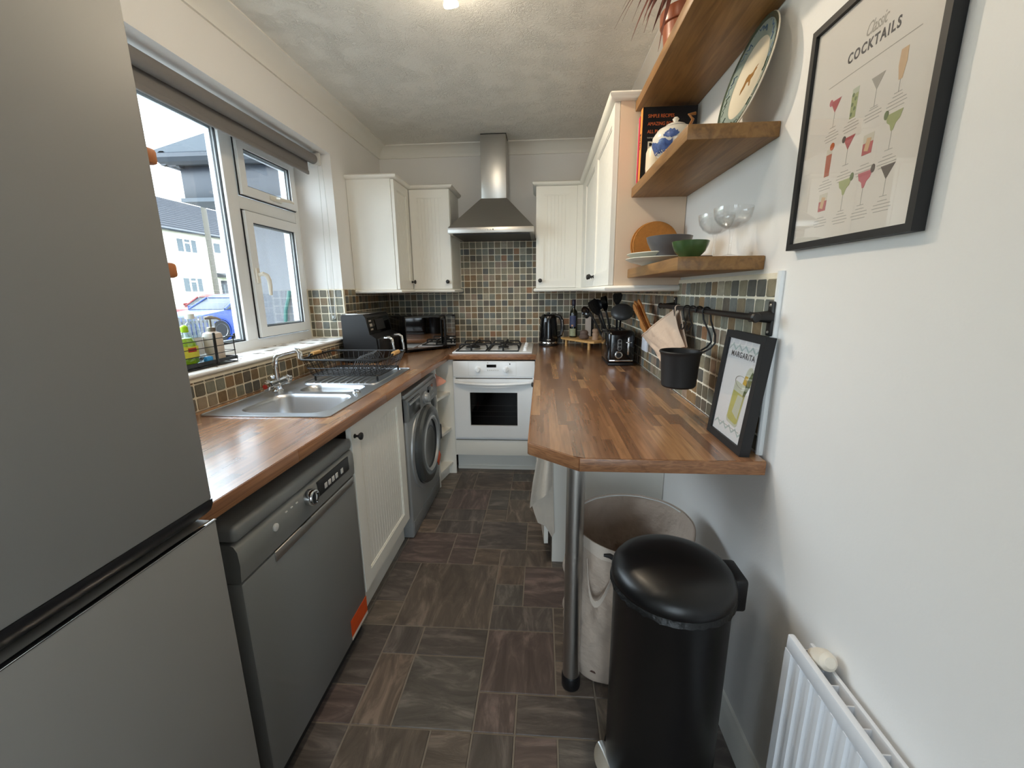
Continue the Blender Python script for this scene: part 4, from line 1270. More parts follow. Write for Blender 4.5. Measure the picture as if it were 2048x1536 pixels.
# ------------------------------------------------------------------ sink, tap, dish rack
SZ = WT + 0.0035
def plate_with_holes(outer, holes, z):
    bm = bmesh.new()
    es = []
    for loop in [outer] + holes:
        vs = [bm.verts.new((p[0], p[1], z)) for p in loop]
        es += [bm.edges.new((vs[i], vs[(i + 1) % len(vs)])) for i in range(len(vs))]
    bmesh.ops.triangle_fill(bm, use_beauty=True, edges=es)
    bm.verts.index_update()
    r = [tuple(v.co) for v in bm.verts], [[v.index for v in f.verts] for f in bm.faces]
    bm.free()
    return r
t = T('kitchen_sink', 'stainless steel one-and-a-half bowl sink with a ridged drainer', 'sink', (-0.988, 1.82, WT))
outer = rrect(-1.228, -0.750, 1.350, 2.292, 0.018)
b1 = (-1.130, -0.790, 1.392, 1.674, 0.065)
b2 = (-1.088, -0.812, 1.716, 1.852, 0.050)
v, f = plate_with_holes(outer, [rrect(*b1), rrect(*b2)], SZ)
pl = MB().add(v, f)
t.add('deck', pl, 'steel_sink', smooth=0)
t.add('rim', MB().tube([(x, y, SZ - 0.001) for x, y in outer], 0.003, n=6, closed=True), 'steel_sink')
def bowl(b, depth, name):
    x0, x1, y0, y1, r = b
    loops = []
    for dz, ins in ((0.0, 0.0), (-0.004, 0.003), (-0.015, 0.008), (-depth * 0.7, 0.016), (-depth + 0.02, 0.024), (-depth + 0.006, 0.036), (-depth, 0.055)):
        loops.append([(x, y, SZ + dz) for x, y in rrect(x0 + ins, x1 - ins, y0 + ins, y1 - ins, max(r - ins * 0.3, 0.02))])
    K = len(loops[0])
    vs = [p for l in loops for p in l]
    fs = [(i * K + k, i * K + (k + 1) % K, (i + 1) * K + (k + 1) % K, (i + 1) * K + k) for i in range(len(loops) - 1) for k in range(K)]
    fs.append([(len(loops) - 1) * K + k for k in range(K)])
    o = t.add(name, MB().add(vs, fs), 'steel_sink', smooth=60)
    cx, cy = (x0 + x1) / 2, (y0 + y1) / 2
    t.add('waste', MB().lathe([(0.032, 0), (0.034, 0.003), (0.028, 0.004), (0.02, 0.001), (0, 0.001)], (cx, cy, SZ - depth), 22), 'chrome', under=o)
bowl(b1, 0.155, 'bowl')
bowl(b2, 0.085, 'half_bowl')
for k in range(9):
    x = -1.095 + 0.0315 * k
    t.add('drainer_ridge', MB().tube([(x, 1.885, SZ - 0.001), (x, 1.893, SZ + 0.0012), (x, 2.225, SZ + 0.0012), (x, 2.235, SZ - 0.001)], 0.0045, n=6), 'steel_sink')
dr = [(x, y, SZ + 0.0005) for x, y in rrect(-1.15, -0.785, 1.872, 2.262, 0.03)]
t.add('drainer_bead', MB().tube(dr, 0.0035, n=6, closed=True), 'steel_sink')
t.add('overflow_cap', MB().lathe([(0.017, 0), (0.017, 0.004), (0.012, 0.008), (0.012, 0.014), (0, 0.015)], (-0.800, 1.698, SZ), 20), 'chrome')

t = T('mixer_tap', 'chrome mixer tap with a swan spout behind the sink bowls', 'tap', (-1.165, 1.715, SZ))
t.add('base', MB().lathe([(0.026, 0), (0.026, 0.006), (0.019, 0.012), (0.017, 0.03), (0.022, 0.042)], (-1.165, 1.715, SZ), 24), 'chrome')
t.add('valve_body', MB().cyl((-1.165, 1.66, 0.953), (-1.165, 1.77, 0.953), 0.0165, n=20), 'chrome')
t.add('spout', MB().tube([(-1.165, 1.715, 0.955), (-1.165, 1.715, 0.985), (-1.166, 1.716, 1.02), (-1.165, 1.718, 1.045), (-1.158, 1.718, 1.066), (-1.142, 1.717, 1.078), (-1.10, 1.716, 1.090), (-1.066, 1.715, 1.098), (-1.052, 1.715, 1.096), (-1.046, 1.715, 1.086), (-1.045, 1.715, 1.060)],
      [0.013, 0.012, 0.0105, 0.0105, 0.0105, 0.0105, 0.0105, 0.0105, 0.0105, 0.011, 0.0125], n=14), 'chrome')
t.add('diverter', MB().lathe([(0.007, 0), (0.008, 0.010), (0.005, 0.014), (0, 0.015)], (-1.175, 1.700, 0.975), 14), 'chrome')
for s, y in ((-1, 1.66), (1, 1.77)):
    hm = Matrix.Translation((-1.165, y, 0.953)) @ Matrix.Rotation(radians(-90 * s), 4, 'X')
    h = t.add('tap_head', MB(hm).lathe([(0.016, 0), (0.020, 0.006), (0.022, 0.022), (0.018, 0.028), (0, 0.029)], n=8), 'chrome')
    cap = MB(hm).lathe([(0.010, 0.028), (0.010, 0.0305), (0, 0.031)], n=18)
    t.add('indicator_cap', cap, 'label_red' if s < 0 else 'sponge_blue', under=h)
    for k in range(3):
        a = radians(90 + 120 * k)
        t.add('tap_lobe', MB(hm).cyl((0.017 * cos(a), 0.017 * sin(a), 0.004), (0.017 * cos(a), 0.017 * sin(a), 0.024), 0.009, n=10), 'chrome', under=h)

t = T('dish_rack', 'black wire dish rack with wooden handles on the drainer', 'dish rack', (-0.975, 2.09, SZ))
rx0, rx1, ry0, ry1 = -1.185, -0.760, 1.925, 2.265
bx0, bx1, by0, by1 = -1.150, -0.795, 1.950, 2.240
RZ, RBZ = 1.020, 0.938
t.add('rim', MB().tube([(x, y, RZ) for x, y in rrect(rx0, rx1, ry0, ry1, 0.03, 4)], 0.0052, n=8, closed=True), 'black_iron')
w = MB()
w.tube([(x, y, RBZ + 0.038) for x, y in rrect((rx0 + bx0) / 2, (rx1 + bx1) / 2, (ry0 + by0) / 2, (ry1 + by1) / 2, 0.03, 4)], 0.0024, n=5, closed=True)
w.tube([(x, y, RBZ) for x, y in rrect(bx0, bx1, by0, by1, 0.03, 4)], 0.0022, n=5, closed=True)
for k in range(13):
    a = k / 12
    x, xb = rx0 + 0.03 + (rx1 - rx0 - 0.06) * a, bx0 + 0.02 + (bx1 - bx0 - 0.04) * a
    w.tube([(x, ry0, RZ), (xb, by0, RBZ), (xb, by1, RBZ), (x, ry1, RZ)], 0.0019, n=5)
for k in range(12):
    a = k / 11
    y, yb = ry0 + 0.03 + (ry1 - ry0 - 0.06) * a, by0 + 0.02 + (by1 - by0 - 0.04) * a
    w.tube([(rx0, y, RZ), (bx0, yb, RBZ), (bx1, yb, RBZ), (rx1, y, RZ)], 0.0019, n=5)
o = t.add('wire_basket', w, 'black_iron')
o['kind'] = 'stuff'
w = MB()
for k in range(8):
    y = 1.975 + 0.03 * k
    w.tube([(-0.955, y, RBZ), (-0.915, y, RBZ + 0.075), (-0.890, y, RBZ + 0.095), (-0.872, y, RBZ + 0.080), (-0.838, y, RBZ)], 0.0021, n=5)
o = t.add('plate_prongs', w, 'black_iron')
o['kind'] = 'stuff'
for x, y in ((-1.120, 1.945), (-0.805, 1.945), (-1.120, 2.245), (-0.805, 2.245)):
    t.add('foot', MB().lathe([(0.004, 0), (0.005, 0.003), (0.005, 0.014), (0.003, 0.024)], (x, y, SZ), 10), 'black_plastic')
for x in (rx0 - 0.002, rx1 + 0.002):
    t.add('handle', MB().cyl((x, 2.055, RZ + 0.012), (x, 2.135, RZ + 0.012), 0.0105, n=14), 'bamboo')
    t.add('handle_bar', MB().tube([(x, 2.02, RZ), (x, 2.035, RZ + 0.010), (x, 2.155, RZ + 0.010), (x, 2.17, RZ)], 0.004, n=6), 'black_iron')

# ------------------------------------------------------------------ air fryer and microwave in the left corner
t = T('air_fryer', 'black dual-drawer air fryer with chrome handles in the corner', 'air fryer', (-1.13, 2.67, WT))
ay0, ay1 = 2.475, 2.860
pf = [(-1.222, 0.918), (-1.010, 0.918), (-1.004, 0.930), (-1.012, 1.062), (-1.050, 1.085), (-1.070, 1.190), (-1.085, 1.207), (-1.212, 1.207), (-1.222, 1.195)]
ms = frame_mat((0, ay0, 0), (1, 0, 0), (0, 0, 1))
t.add('body', MB(ms).prism(pf, -(ay1 - ay0), 0), 'black_plastic', smooth=40)
t.add('top_band', MB().box(-1.218, -1.078, ay0 - 0.002, ay1 + 0.002, 1.2065, 1.2125, b=0.002), 'chrome')
t.add('control_panel', MB().add([(-1.048, ay0 + 0.02, 1.088), (-1.048, ay1 - 0.02, 1.088), (-1.0685, ay1 - 0.02, 1.187), (-1.0685, ay0 + 0.02, 1.187)], [(0, 1, 2, 3)]), 'display_black')
t.add('display', MB().add([(-1.0485, ay0 + 0.12, 1.105), (-1.0485, ay1 - 0.12, 1.105), (-1.0625, ay1 - 0.12, 1.172), (-1.0625, ay0 + 0.12, 1.172)], [(0, 1, 2, 3)]), 'graphite_dark')
ic = MB()
for k in range(6):
    for r in range(2):
        y = ay0 + 0.03 + 0.013 * (k % 3)
        z = 1.11 + 0.022 * r + 0.03 * (k // 3)
        x = -1.0462 - (z - 1.088) * 0.207
        ic.box(x - 0.001, x + 0.0006, y, y + 0.007, z, z + 0.010)
o = t.add('icon_print', ic, 'print_grey')
o['kind'] = 'stuff'
for k in range(2):
    y0 = ay0 + 0.012 + k * 0.185
    dw = t.add('drawer', MB().box(-1.02, -0.996, y0, y0 + 0.175, 0.930, 1.060, b=0.008), 'black_plastic')
    ym = y0 + 0.087
    t.add('drawer_handle', MB().tube([(-0.998, ym, 1.052), (-0.966, ym, 1.056), (-0.952, ym, 1.046), (-0.946, ym, 1.0), (-0.942, ym, 0.958)], 0.0095, n=10, flat=1.3), 'chrome', under=dw)
for x, y in ((-1.20, ay0 + 0.03), (-1.03, ay0 + 0.03), (-1.20, ay1 - 0.03), (-1.03, ay1 - 0.03)):
    t.add('foot', MB().cyl((x, y, WT), (x, y, 0.920), 0.012, n=12), 'black_plastic')
t.add('side_bump', MB().box(-1.232, -1.220, ay0 + 0.05, ay0 + 0.12, 1.09, 1.12, b=0.005), 'black_plastic')

t = T('microwave', 'black microwave with a mirrored door set diagonally in the corner', 'microwave', (-0.822, 3.047, WT), rz=radians(45.5), local=True)
t.add('body', MB().box(-0.212, 0.212, 0.012, 0.325, 0.014, 0.258, b=0.004), 'black_gloss')
t.add('door', MB().box(-0.212, 0.118, -0.010, 0.012, 0.014, 0.258, b=0.003), 'black_gloss')
t.add('door_mirror', MB().box(-0.206, 0.108, -0.0116, -0.0095, 0.026, 0.246), 'mirror_door')
cpn = t.add('control_panel', MB().box(0.121, 0.212, -0.010, 0.012, 0.014, 0.258, b=0.003), 'black_gloss')
t.add('panel_glass', MB().box(0.127, 0.206, -0.0112, -0.0095, 0.026, 0.246), 'mirror_door', under=cpn)
hd = MB().tube([(0.100, -0.012, 0.232), (0.100, -0.030, 0.226), (0.100, -0.034, 0.20), (0.100, -0.034, 0.06), (0.100, -0.030, 0.036), (0.100, -0.012, 0.030)], 0.0085, n=10)
t.add('handle', hd, 'black_plastic')
for x in (-0.18, 0.18):
    for y in (0.04, 0.29):
        t.add('foot', MB().cyl((x, y, 0), (x, y, 0.016), 0.014, n=12), 'black_plastic')

# ------------------------------------------------------------------ right-hand worktop things
# kettle
t = T('kettle', 'black electric kettle with a chrome base ring by the hob', 'kettle', (0.052, 3.345, WT))
kc = (0.052, 3.345, WT)
t.add('power_base', MB().lathe([(0.078, 0), (0.080, 0.006), (0.076, 0.014), (0.05, 0.018)], kc, 32), 'black_plastic')
t.add('base_ring', MB().lathe([(0.077, 0.018), (0.0785, 0.020), (0.0785, 0.030), (0.077, 0.033)], kc, 36), 'chrome')
t.add('body', MB().lathe([(0.076, 0.030), (0.0775, 0.04), (0.074, 0.10), (0.069, 0.16), (0.064, 0.21), (0.060, 0.232), (0.054, 0.240)], kc, 36), 'kettle_black')
t.add('lid', MB().lathe([(0.055, 0.238), (0.050, 0.246), (0.03, 0.251), (0.012, 0.252), (0.012, 0.260), (0, 0.262)], kc, 28), 'kettle_black')
sp = MB(Matrix.Translation((kc[0] - 0.054, kc[1] - 0.012, kc[2] + 0.205))).add([(0.01, -0.026, -0.035), (0.01, 0.026, -0.035), (-0.022, 0.0, 0.022), (0.01, -0.024, 0.026), (0.01, 0.024, 0.026)], [(0, 2, 1), (0, 3, 2), (1, 2, 4), (3, 4, 2), (0, 1, 4, 3)])
t.add('spout', sp, 'kettle_black', smooth=80)
t.add('handle', MB().tube([(kc[0] + 0.050, kc[1], kc[2] + 0.236), (kc[0] + 0.085, kc[1] - 0.004, kc[2] + 0.230), (kc[0] + 0.104, kc[1] - 0.006, kc[2] + 0.200), (kc[0] + 0.110, kc[1] - 0.006, kc[2] + 0.140), (kc[0] + 0.100, kc[1] - 0.004, kc[2] + 0.085), (kc[0] + 0.074, kc[1], kc[2] + 0.070)], 0.0105, n=10, flat=1.4), 'black_plastic')
t.add('handle_trim', MB().tube([(kc[0] + 0.106, kc[1] - 0.018, kc[2] + 0.205), (kc[0] + 0.114, kc[1] - 0.018, kc[2] + 0.140), (kc[0] + 0.102, kc[1] - 0.016, kc[2] + 0.084)], 0.004, n=8), 'chrome')
t.add('water_gauge', MB().box(kc[0] - 0.034, kc[0] - 0.022, kc[1] - 0.078, kc[1] - 0.066, kc[2] + 0.07, kc[2] + 0.19, b=0.003), 'graphite_dark')
t.add('name_strip', MB().box(kc[0] - 0.014, kc[0] + 0.016, kc[1] - 0.0785, kc[1] - 0.074, kc[2] + 0.048, kc[2] + 0.055), 'print_grey')

# bamboo riser with things on it
t = T('bamboo_riser', 'pale bamboo corner riser stand behind the toaster', 'stand', (0.34, 3.22, WT))
top = [(0.150, 3.330), (0.165, 3.290), (0.345, 3.030), (0.375, 3.020), (0.530, 3.130), (0.540, 3.440), (0.340, 3.455)]
t.add('top', MB().prism(top, 0.962, 0.976), 'bamboo')
for x, y in ((0.192, 3.300), (0.345, 3.075), (0.500, 3.160), (0.490, 3.400), (0.330, 3.420)):
    t.add('leg', MB().cyl((x, y, WT), (x, y, 0.963), 0.0105, n=12), 'bamboo')
RT = 0.976
t = T('oil_bottle', 'tall dark olive oil bottle with a blue label on the riser', 'bottle', (0.247, 3.325, RT))
bc = (0.247, 3.325, RT)
t.add('glass', MB().lathe([(0.028, 0), (0.031, 0.004), (0.031, 0.185), (0.028, 0.200), (0.0135, 0.222), (0.0125, 0.262), (0.0135, 0.264)], bc, 24), 'bottle_dark')
t.add('cap', MB().lathe([(0.0145, 0.250), (0.0155, 0.253), (0.0155, 0.290), (0.013, 0.294), (0, 0.294)], bc, 20), 'bottle_cap')
def label_wrap(t, c, r, z0, z1, a0, a1, mat, name='label'):
    g = [[(c[0] + r * cos(a), c[1] + r * sin(a), c[2] + z) for z in (z0, z1)] for a in [a0 + (a1 - a0) * k / 10 for k in range(11)]]
    return t.add(name, MB().sheet(g), mat)
label_wrap(t, bc, 0.0314, 0.085, 0.170, radians(200), radians(300), 'label_blue')
label_wrap(t, bc, 0.0314, 0.012, 0.070, radians(200), radians(300), 'label_pale')
label_wrap(t, bc, 0.0317, 0.088, 0.100, radians(235), radians(262), 'label_peach', 'label_spot')
single('pebble_ornament', MB().lathe([(0.022, 0), (0.036, 0.010), (0.040, 0.024), (0.030, 0.036), (0.030, 0.040), (0.033, 0.050), (0.026, 0.064), (0.012, 0.071), (0, 0.072)], (0.317, 3.175, RT), 24), 'pebble_wood', 'dark wooden stacked pebble ornament beside the oil bottle', 'ornament')
t = T('pepper_mill', 'small pale wooden mill on the bamboo riser', 'mill', (0.398, 3.145, RT))
t.add('body', MB().lathe([(0.025, 0), (0.026, 0.004), (0.022, 0.03), (0.024, 0.045), (0.0215, 0.05)], (0.398, 3.145, RT), 24), 'mill_wood')
t.add('head', MB().lathe([(0.019, 0.050), (0.020, 0.054), (0.024, 0.062), (0.024, 0.074), (0.014, 0.082), (0, 0.083)], (0.398, 3.145, RT), 24), 'mill_wood')
t = T('slim_box', 'slim white fronted box with black side against the back tiles', 'box', (0.375, 3.395, RT))
t.add('body', MB().box(0.352, 0.412, 3.375, 3.425, RT, RT + 0.160, b=0.004), 'black_plastic')
t.add('front', MB().box(0.343, 0.390, 3.370, 3.376, RT + 0.003, RT + 0.157, b=0.002), 'speaker_white')

# toaster
tx0, tx1, ty0, ty1, tz1 = 0.374, 0.532, 2.398, 2.668, 1.112
t = T('toaster', 'black two-slice toaster with chrome dial and lever on the breakfast bar', 'toaster', ((tx0 + tx1) / 2, 2.53, WT))
t.add('body', MB().box(tx0, tx1, ty0, ty1, 0.922, tz1, b=0.026, seg=4), 'black_gloss', smooth=50)
t.add('base', MB().box(tx0 + 0.006, tx1 - 0.006, ty0 + 0.004, ty1 - 0.004, WT, 0.928, b=0.004), 'black_plastic')
t.add('base_band', MB().box(tx0 + 0.012, tx1 - 0.012, ty0 - 0.0015, ty0 + 0.012, 0.936, 0.946, b=0.002), 'chrome')
for x in (tx0 + 0.048, tx1 - 0.066):
    t.add('slot', MB().box(x, x + 0.022, ty0 + 0.055, ty1 - 0.045, tz1 - 0.004, tz1 + 0.0012, b=0.001), 'oven_shadow')
t.add('lever_slot', MB().box(tx1 - 0.045, tx1 - 0.035, ty0 - 0.002, ty0 + 0.006, 0.975, 1.078, b=0.002), 'chrome')
t.add('lever', MB().box(tx1 - 0.056, tx1 - 0.024, ty0 - 0.014, ty0, 1.044, 1.050, b=0.002), 'chrome')
t.add('button_plate', MB(frame_mat((0, ty0 - 0.0005, 0), (1, 0, 0), (0, 0, 1))).prism(rrect(tx0 + 0.056, tx0 + 0.080, 1.000, 1.066, 0.0115), -0.002, 0.002), 'graphite')
for z in (1.012, 1.033, 1.054):
    t.add('button', MB(Matrix.Translation((tx0 + 0.068, ty0 - 0.002, z)) @ Matrix.Rotation(radians(90), 4, 'X')).lathe([(0.0085, 0), (0.0085, 0.003), (0.006, 0.004), (0, 0.004)], n=18), 'black_plastic')
dm2 = Matrix.Translation((tx0 + 0.064, ty0, 0.975)) @ Matrix.Rotation(radians(90), 4, 'X')
dl = t.add('dial', MB(dm2).lathe([(0.021, 0), (0.021, 0.010), (0.019, 0.012), (0.014, 0.012)], n=26), 'chrome')
t.add('dial_cap', MB(dm2).lathe([(0.0145, 0.008), (0.0145, 0.013), (0, 0.0135)], n=22), 'black_plastic', under=dl)

# utensil pot behind the toaster
t = T('utensil_pot', 'black pot for utensils standing behind the toaster', 'pot', (0.478, 2.752, WT))
t.add('body', MB().lathe([(0.052, 0), (0.056, 0.004), (0.060, 0.165), (0.0625, 0.168), (0.058, 0.168), (0.054, 0.010), (0, 0.010)], (0.478, 2.752, WT), 28), 'black_plastic')
def utensil(name, label, foot, neck, head, mat='black_plastic', r=0.0055):
    t = T(name, label, 'utensil', foot, 'black utensils in the pot')
    t.add('handle', MB().tube([foot, neck], [r, r * 0.8], n=8, flat=1.4), mat)
    head(t)
def ladle(c, d, r, mat):
    def f(t):
        q = Vector(d).to_track_quat('Z', 'Y').to_matrix().to_4x4()
        t.add('bowl', MB(Matrix.Translation(c) @ q).lathe([(0, -0.55 * r), (0.4 * r, -0.50 * r), (0.75 * r, -0.32 * r), (0.95 * r, -0.08 * r), (r, 0.06 * r), (0.94 * r, 0.06 * r), (0.70 * r, -0.26 * r), (0.38 * r, -0.43 * r), (0, -0.48 * r)], n=22), mat)
    return f
def paddle(a, b, w, d, mat, slots=0):
    def f(t):
        a3, b3 = Vector(a), Vector(b)
        v = (b3 - a3); L = v.length; v.normalize()
        u = v.cross(Vector(d)).normalized()
        m = frame_mat(a3 - u * w / 2, u, v)
        t.add('blade', MB(m).prism([(w * 0.35, 0), (w * 0.65, 0), (w * 0.92, L * 0.35), (w, L * 0.8), (w * 0.85, L), (w * 0.15, L), (0, L * 0.8), (w * 0.08, L * 0.35)], -0.002, 0.002), mat)
        for k in range(slots):
            t.add('slot', MB(m).box(w * (0.25 + 0.2 * k), w * (0.33 + 0.2 * k), L * 0.45, L * 0.85, -0.0025, 0.0025), 'oven_shadow')
    return f
utensil('serving_spoon', 'black ladle leaning farthest left out of the utensil pot', (0.455, 2.745, 0.93), (0.305, 2.735, 1.205), ladle((0.280, 2.735, 1.200), (-0.75, -0.5, -0.2), 0.040, 'black_gloss'))
utensil('slotted_turner', 'black slotted turner leaning left in the utensil pot', (0.465, 2.755, 0.93), (0.360, 2.735, 1.190), paddle((0.362, 2.735, 1.185), (0.312, 2.725, 1.275), 0.075, (0.3, -1, 0.3), 'black_plastic', 3))
utensil('spoon', 'black solid spoon in the utensil pot beneath the wall cabinet', (0.470, 2.77, 0.93), (0.375, 2.765, 1.21), ladle((0.355, 2.762, 1.245), (0.2, -0.9, 0.3), 0.038, 'black_plastic'))
utensil('spatula', 'tallest black spatula in the utensil pot', (0.485, 2.75, 0.93), (0.405, 2.725, 1.215), paddle((0.407, 2.725, 1.205), (0.385, 2.715, 1.300), 0.050, (0.4, -1, 0.2), 'black_gloss'))
utensil('pasta_server', 'black pasta server upright in the utensil pot', (0.490, 2.765, 0.93), (0.470, 2.70, 1.265), paddle((0.470, 2.70, 1.250), (0.470, 2.69, 1.320), 0.062, (0.2, -1, 0.0), 'black_plastic', 2))
t = T('wok_ladle', 'dark grey round ladle pan leaning right in the utensil pot', 'utensil', (0.490, 2.745, 0.93), 'black utensils in the pot')
t.add('handle', MB().tube([(0.488, 2.745, 0.93), (0.492, 2.69, 1.10), (0.490, 2.66, 1.165)], 0.006, n=8), 'black_gloss')
qm = Matrix.Translation((0.492, 2.640, 1.208)) @ Vector((-0.1, -0.62, 0.75)).to_track_quat('Z', 'Y').to_matrix().to_4x4()
t.add('bowl', MB(qm).lathe([(0.066, -0.012), (0.068, -0.008), (0.066, 0.004), (0.056, 0.016), (0.036, 0.026), (0.015, 0.030), (0, 0.031)], n=30), 'pan_grey', smooth=60)
for x in (-0.01, 0.006):
    t.add('rivet', MB().lathe([(0.004, 0), (0.003, 0.003), (0, 0.004)], (0.486 + x, 2.655, 1.172 - abs(x)), 10), 'chrome')

# double socket on the right wall
t = T('wall_socket', 'white wall socket on the tiles behind the cloth bag', 'socket', (RW - 0.012, 2.31, 1.01))
pl = t.add('plate', MB().box(RW - 0.022, RW - 0.010, 2.258, 2.372, 1.010, 1.094, b=0.003), 'socket_white')
for y in (2.285, 2.330):
    t.add('switch', MB().box(RW - 0.025, RW - 0.021, y, y + 0.012, 1.066, 1.084, b=0.001), 'socket_white')

# ------------------------------------------------------------------ hanging rail on the right wall
TFX = RW - 0.0095                              # face of the right wall tiles
RLX, RLZ = 0.516, 1.270
t = T('utensil_rail', 'black iron hanging rail with hooks on the mosaic wall', 'rail', (RLX, 1.46, RLZ))
t.add('bar', MB().cyl((RLX, 1.055, RLZ), (RLX, 1.885, RLZ), 0.0085, n=16), 'black_iron')
for y in (1.085, 1.850):
    b = t.add('bracket', MB().box(TFX - 0.008, TFX, y - 0.013, y + 0.013, 1.222, 1.308, b=0.004), 'black_iron')
    t.add('bracket_arm', MB().tube([(TFX - 0.004, y, RLZ), (RLX + 0.008, y, RLZ), (RLX, y, RLZ)], [0.016, 0.011, 0.013], n=12), 'black_iron', under=b)
    for z in (1.232, 1.298):
        t.add('screw', MB().lathe([(0.0045, 0), (0.003, 0.002), (0, 0.0025)], m=Matrix.Translation((TFX - 0.008, y, z)) @ Matrix.Rotation(radians(-90), 4, 'Y'), n=10), 'steel', under=b)
for y in (1.055, 1.885):
    t.add('end_cap', MB().lathe([(0.010, -0.006), (0.0125, 0), (0.010, 0.006), (0, 0.008)], m=Matrix.Translation((RLX, y, RLZ)) @ Matrix.Rotation(radians(90 if y < 1.4 else -90), 4, 'X'), n=14), 'black_iron')

def s_hook(label, y, tw):
    pts = arc((RLX, y, RLZ), 0.0125, radians(-20), radians(200), 8, 0)
    pts = [(x, yy, z) for x, yy, z in pts]
    pts += [(RLX - 0.010, y - tw * 0.3, RLZ - 0.030), (RLX - 0.002, y - tw * 0.5, RLZ - 0.048)]
    pts += [(RLX - 0.006 - 0.018 * sin(a) * 0.2, y - tw * 0.5 + 0.018 * (1 - cos(a)) * (1 if tw > 0 else -1), RLZ - 0.055 - 0.018 * sin(a)) for a in [k * pi / 6 for k in range(7)]]
    single('s_hook', MB().tube(pts, 0.0024, n=6), 'black_iron', label, 'hook', 's hooks on the rail')
s_hook('black s hook on the rail just in front of the cloth bag strap', 1.655, 0.02)
s_hook('middle black s hook on the rail right of the cloth bag', 1.548, 0.02)
s_hook('black s hook on the rail nearest the hanging pot', 1.490, 0.025)

# black pot hung from the rail by two long hooks
pcx, pcy = 0.458, 1.400
t = T('hanging_pot', 'matte black pot hanging from the rail by two wire hooks', 'pot', (pcx, pcy, 1.020))
t.add('body', MB().lathe([(0.0, 0.002), (0.050, 0.0), (0.055, 0.006), (0.062, 0.105), (0.0655, 0.114), (0.068, 0.118), (0.0655, 0.122), (0.061, 0.118), (0.058, 0.104), (0.051, 0.010), (0, 0.008)], (pcx, pcy, 1.020), 40), 'black_matte')
for y in (1.428, 1.366):
    e = 1.408 if y > 1.4 else 1.378
    pts = [(RLX - 0.010, y, RLZ - 0.006)] + arc((RLX, y, RLZ), 0.0125, radians(190), radians(-10), 8, 0) + [(RLX + 0.016, y - 0.002, RLZ - 0.03), (RLX + 0.036, (y + e) / 2, 1.195), (RLX + 0.040, e, 1.168), (RLX + 0.028, e, 1.152), (RLX + 0.010, e, 1.141), (RLX + 0.002, e, 1.137)]
    t.add('wire_hook', MB().tube(pts, 0.0030, n=8), 'black_iron')

# cloth bag with wooden utensils
t = T('cloth_bag', 'beige linen bag slung from the rail holding wooden utensils', 'bag', (0.505, 1.76, 1.05))
cS, cL, cB, cR = Vector((0.514, 1.655, 1.262)), Vector((0.492, 2.045, 1.120)), Vector((0.512, 1.735, 1.040)), Vector((0.524, 1.575, 1.130))
def bag_grid(bulge, fold):
    g = []
    for j in range(13):
        tt = j / 12
        row = []
        for i in range(17):
            ss = i / 16
            p = (cS * (1 - ss) + cL * ss) * (1 - tt) + (cR * (1 - ss) + cB * ss) * tt
            b = bulge * sin(pi * min(1, ss * 0.95 + 0.03)) ** 0.8 * (1 - 0.75 * tt)
            q = Vector((p.x - b + fold * (0.009 * sin(15 * ss - 4 * tt) + 0.006 * sin(27 * ss + 3 * tt)) * (0.15 + 0.85 * tt), p.y, p.z - 0.028 * sin(pi * ss) * (1 - tt)))
            row.append(q)
        g.append(row)
    return g
t.add('front', MB().sheet(bag_grid(0.046, 1), 0.002), 'bag_linen', smooth=80)
t.add('back', MB().sheet([[p + Vector((0.012, 0, 0.016 * (1 - j / 12))) for p in row] for j, row in enumerate(bag_grid(-0.004, 0.4))], 0.002), 'bag_linen', smooth=80)
t.add('hem', MB().tube([p - Vector((0.001, 0, 0)) for p in bag_grid(0.046, 1)[0]], 0.0035, n=6), 'bag_linen')
t.add('seam', MB().tube([p - Vector((0.0015, 0, 0)) for p in [row[10] for row in bag_grid(0.046, 1)]], 0.0016, n=5), 'bag_linen')
st = []
for k in range(9):
    a = radians(200 - 220 * k / 8)
    st.append([(RLX + 0.0115 * cos(a), 1.642 + 0.020 * w_, RLZ + 0.0115 * sin(a)) for w_ in (0, 0.5, 1)])
st = [[(RLX - 0.010, 1.648 + 0.014 * w_, RLZ - 0.025) for w_ in (0, 0.5, 1)]] + st + [[(RLX + 0.012, 1.648 + 0.014 * w_, RLZ - 0.03) for w_ in (0, 0.5, 1)]]
t.add('strap', MB().sheet(st, 0.002), 'bag_linen', smooth=80)
t.add('strap_tail', MB().sheet([[(RLX + 0.01, 1.655 + 0.016 * w_, RLZ - 0.02) for w_ in (0, 1)], [(RLX + 0.014, 1.75 + 0.020 * w_, RLZ - 0.075) for w_ in (0, 1)], [(RLX + 0.010, 1.86 + 0.02 * w_, RLZ - 0.118) for w_ in (0, 1)]], 0.002), 'bag_linen')
def wooden(label, a, b, w, cat='utensil', mat='spoon_wood', blade=False):
    a, b = Vector(a), Vector(b)
    v = b - a
    L = v.length
    v.normalize()
    u = v.cross(Vector((1, 0, 0))).normalized()
    m = frame_mat(a - u * w / 2, u, v)
    poly = [(w * 0.30, 0), (w * 0.70, 0), (w * 0.78, L * 0.55), (w * 0.98, L * 0.85), (w * 0.9, L * 0.97), (w * 0.5, L), (w * 0.1, L * 0.97), (w * 0.02, L * 0.85), (w * 0.22, L * 0.55)]
    t2 = T('wooden_spoon' if not blade else 'spatula', label, cat, tuple(a), 'utensils in the cloth bag')
    t2.add('body', MB(m).prism(poly, -0.004, 0.004), mat)
wooden('longest wooden spoon sticking out of the cloth bag', (0.500, 1.93, 1.125), (0.488, 2.285, 1.274), 0.034)
wooden('wooden spatula sticking out of the cloth bag behind the longest spoon', (0.508, 1.90, 1.118), (0.500, 2.255, 1.282), 0.036)
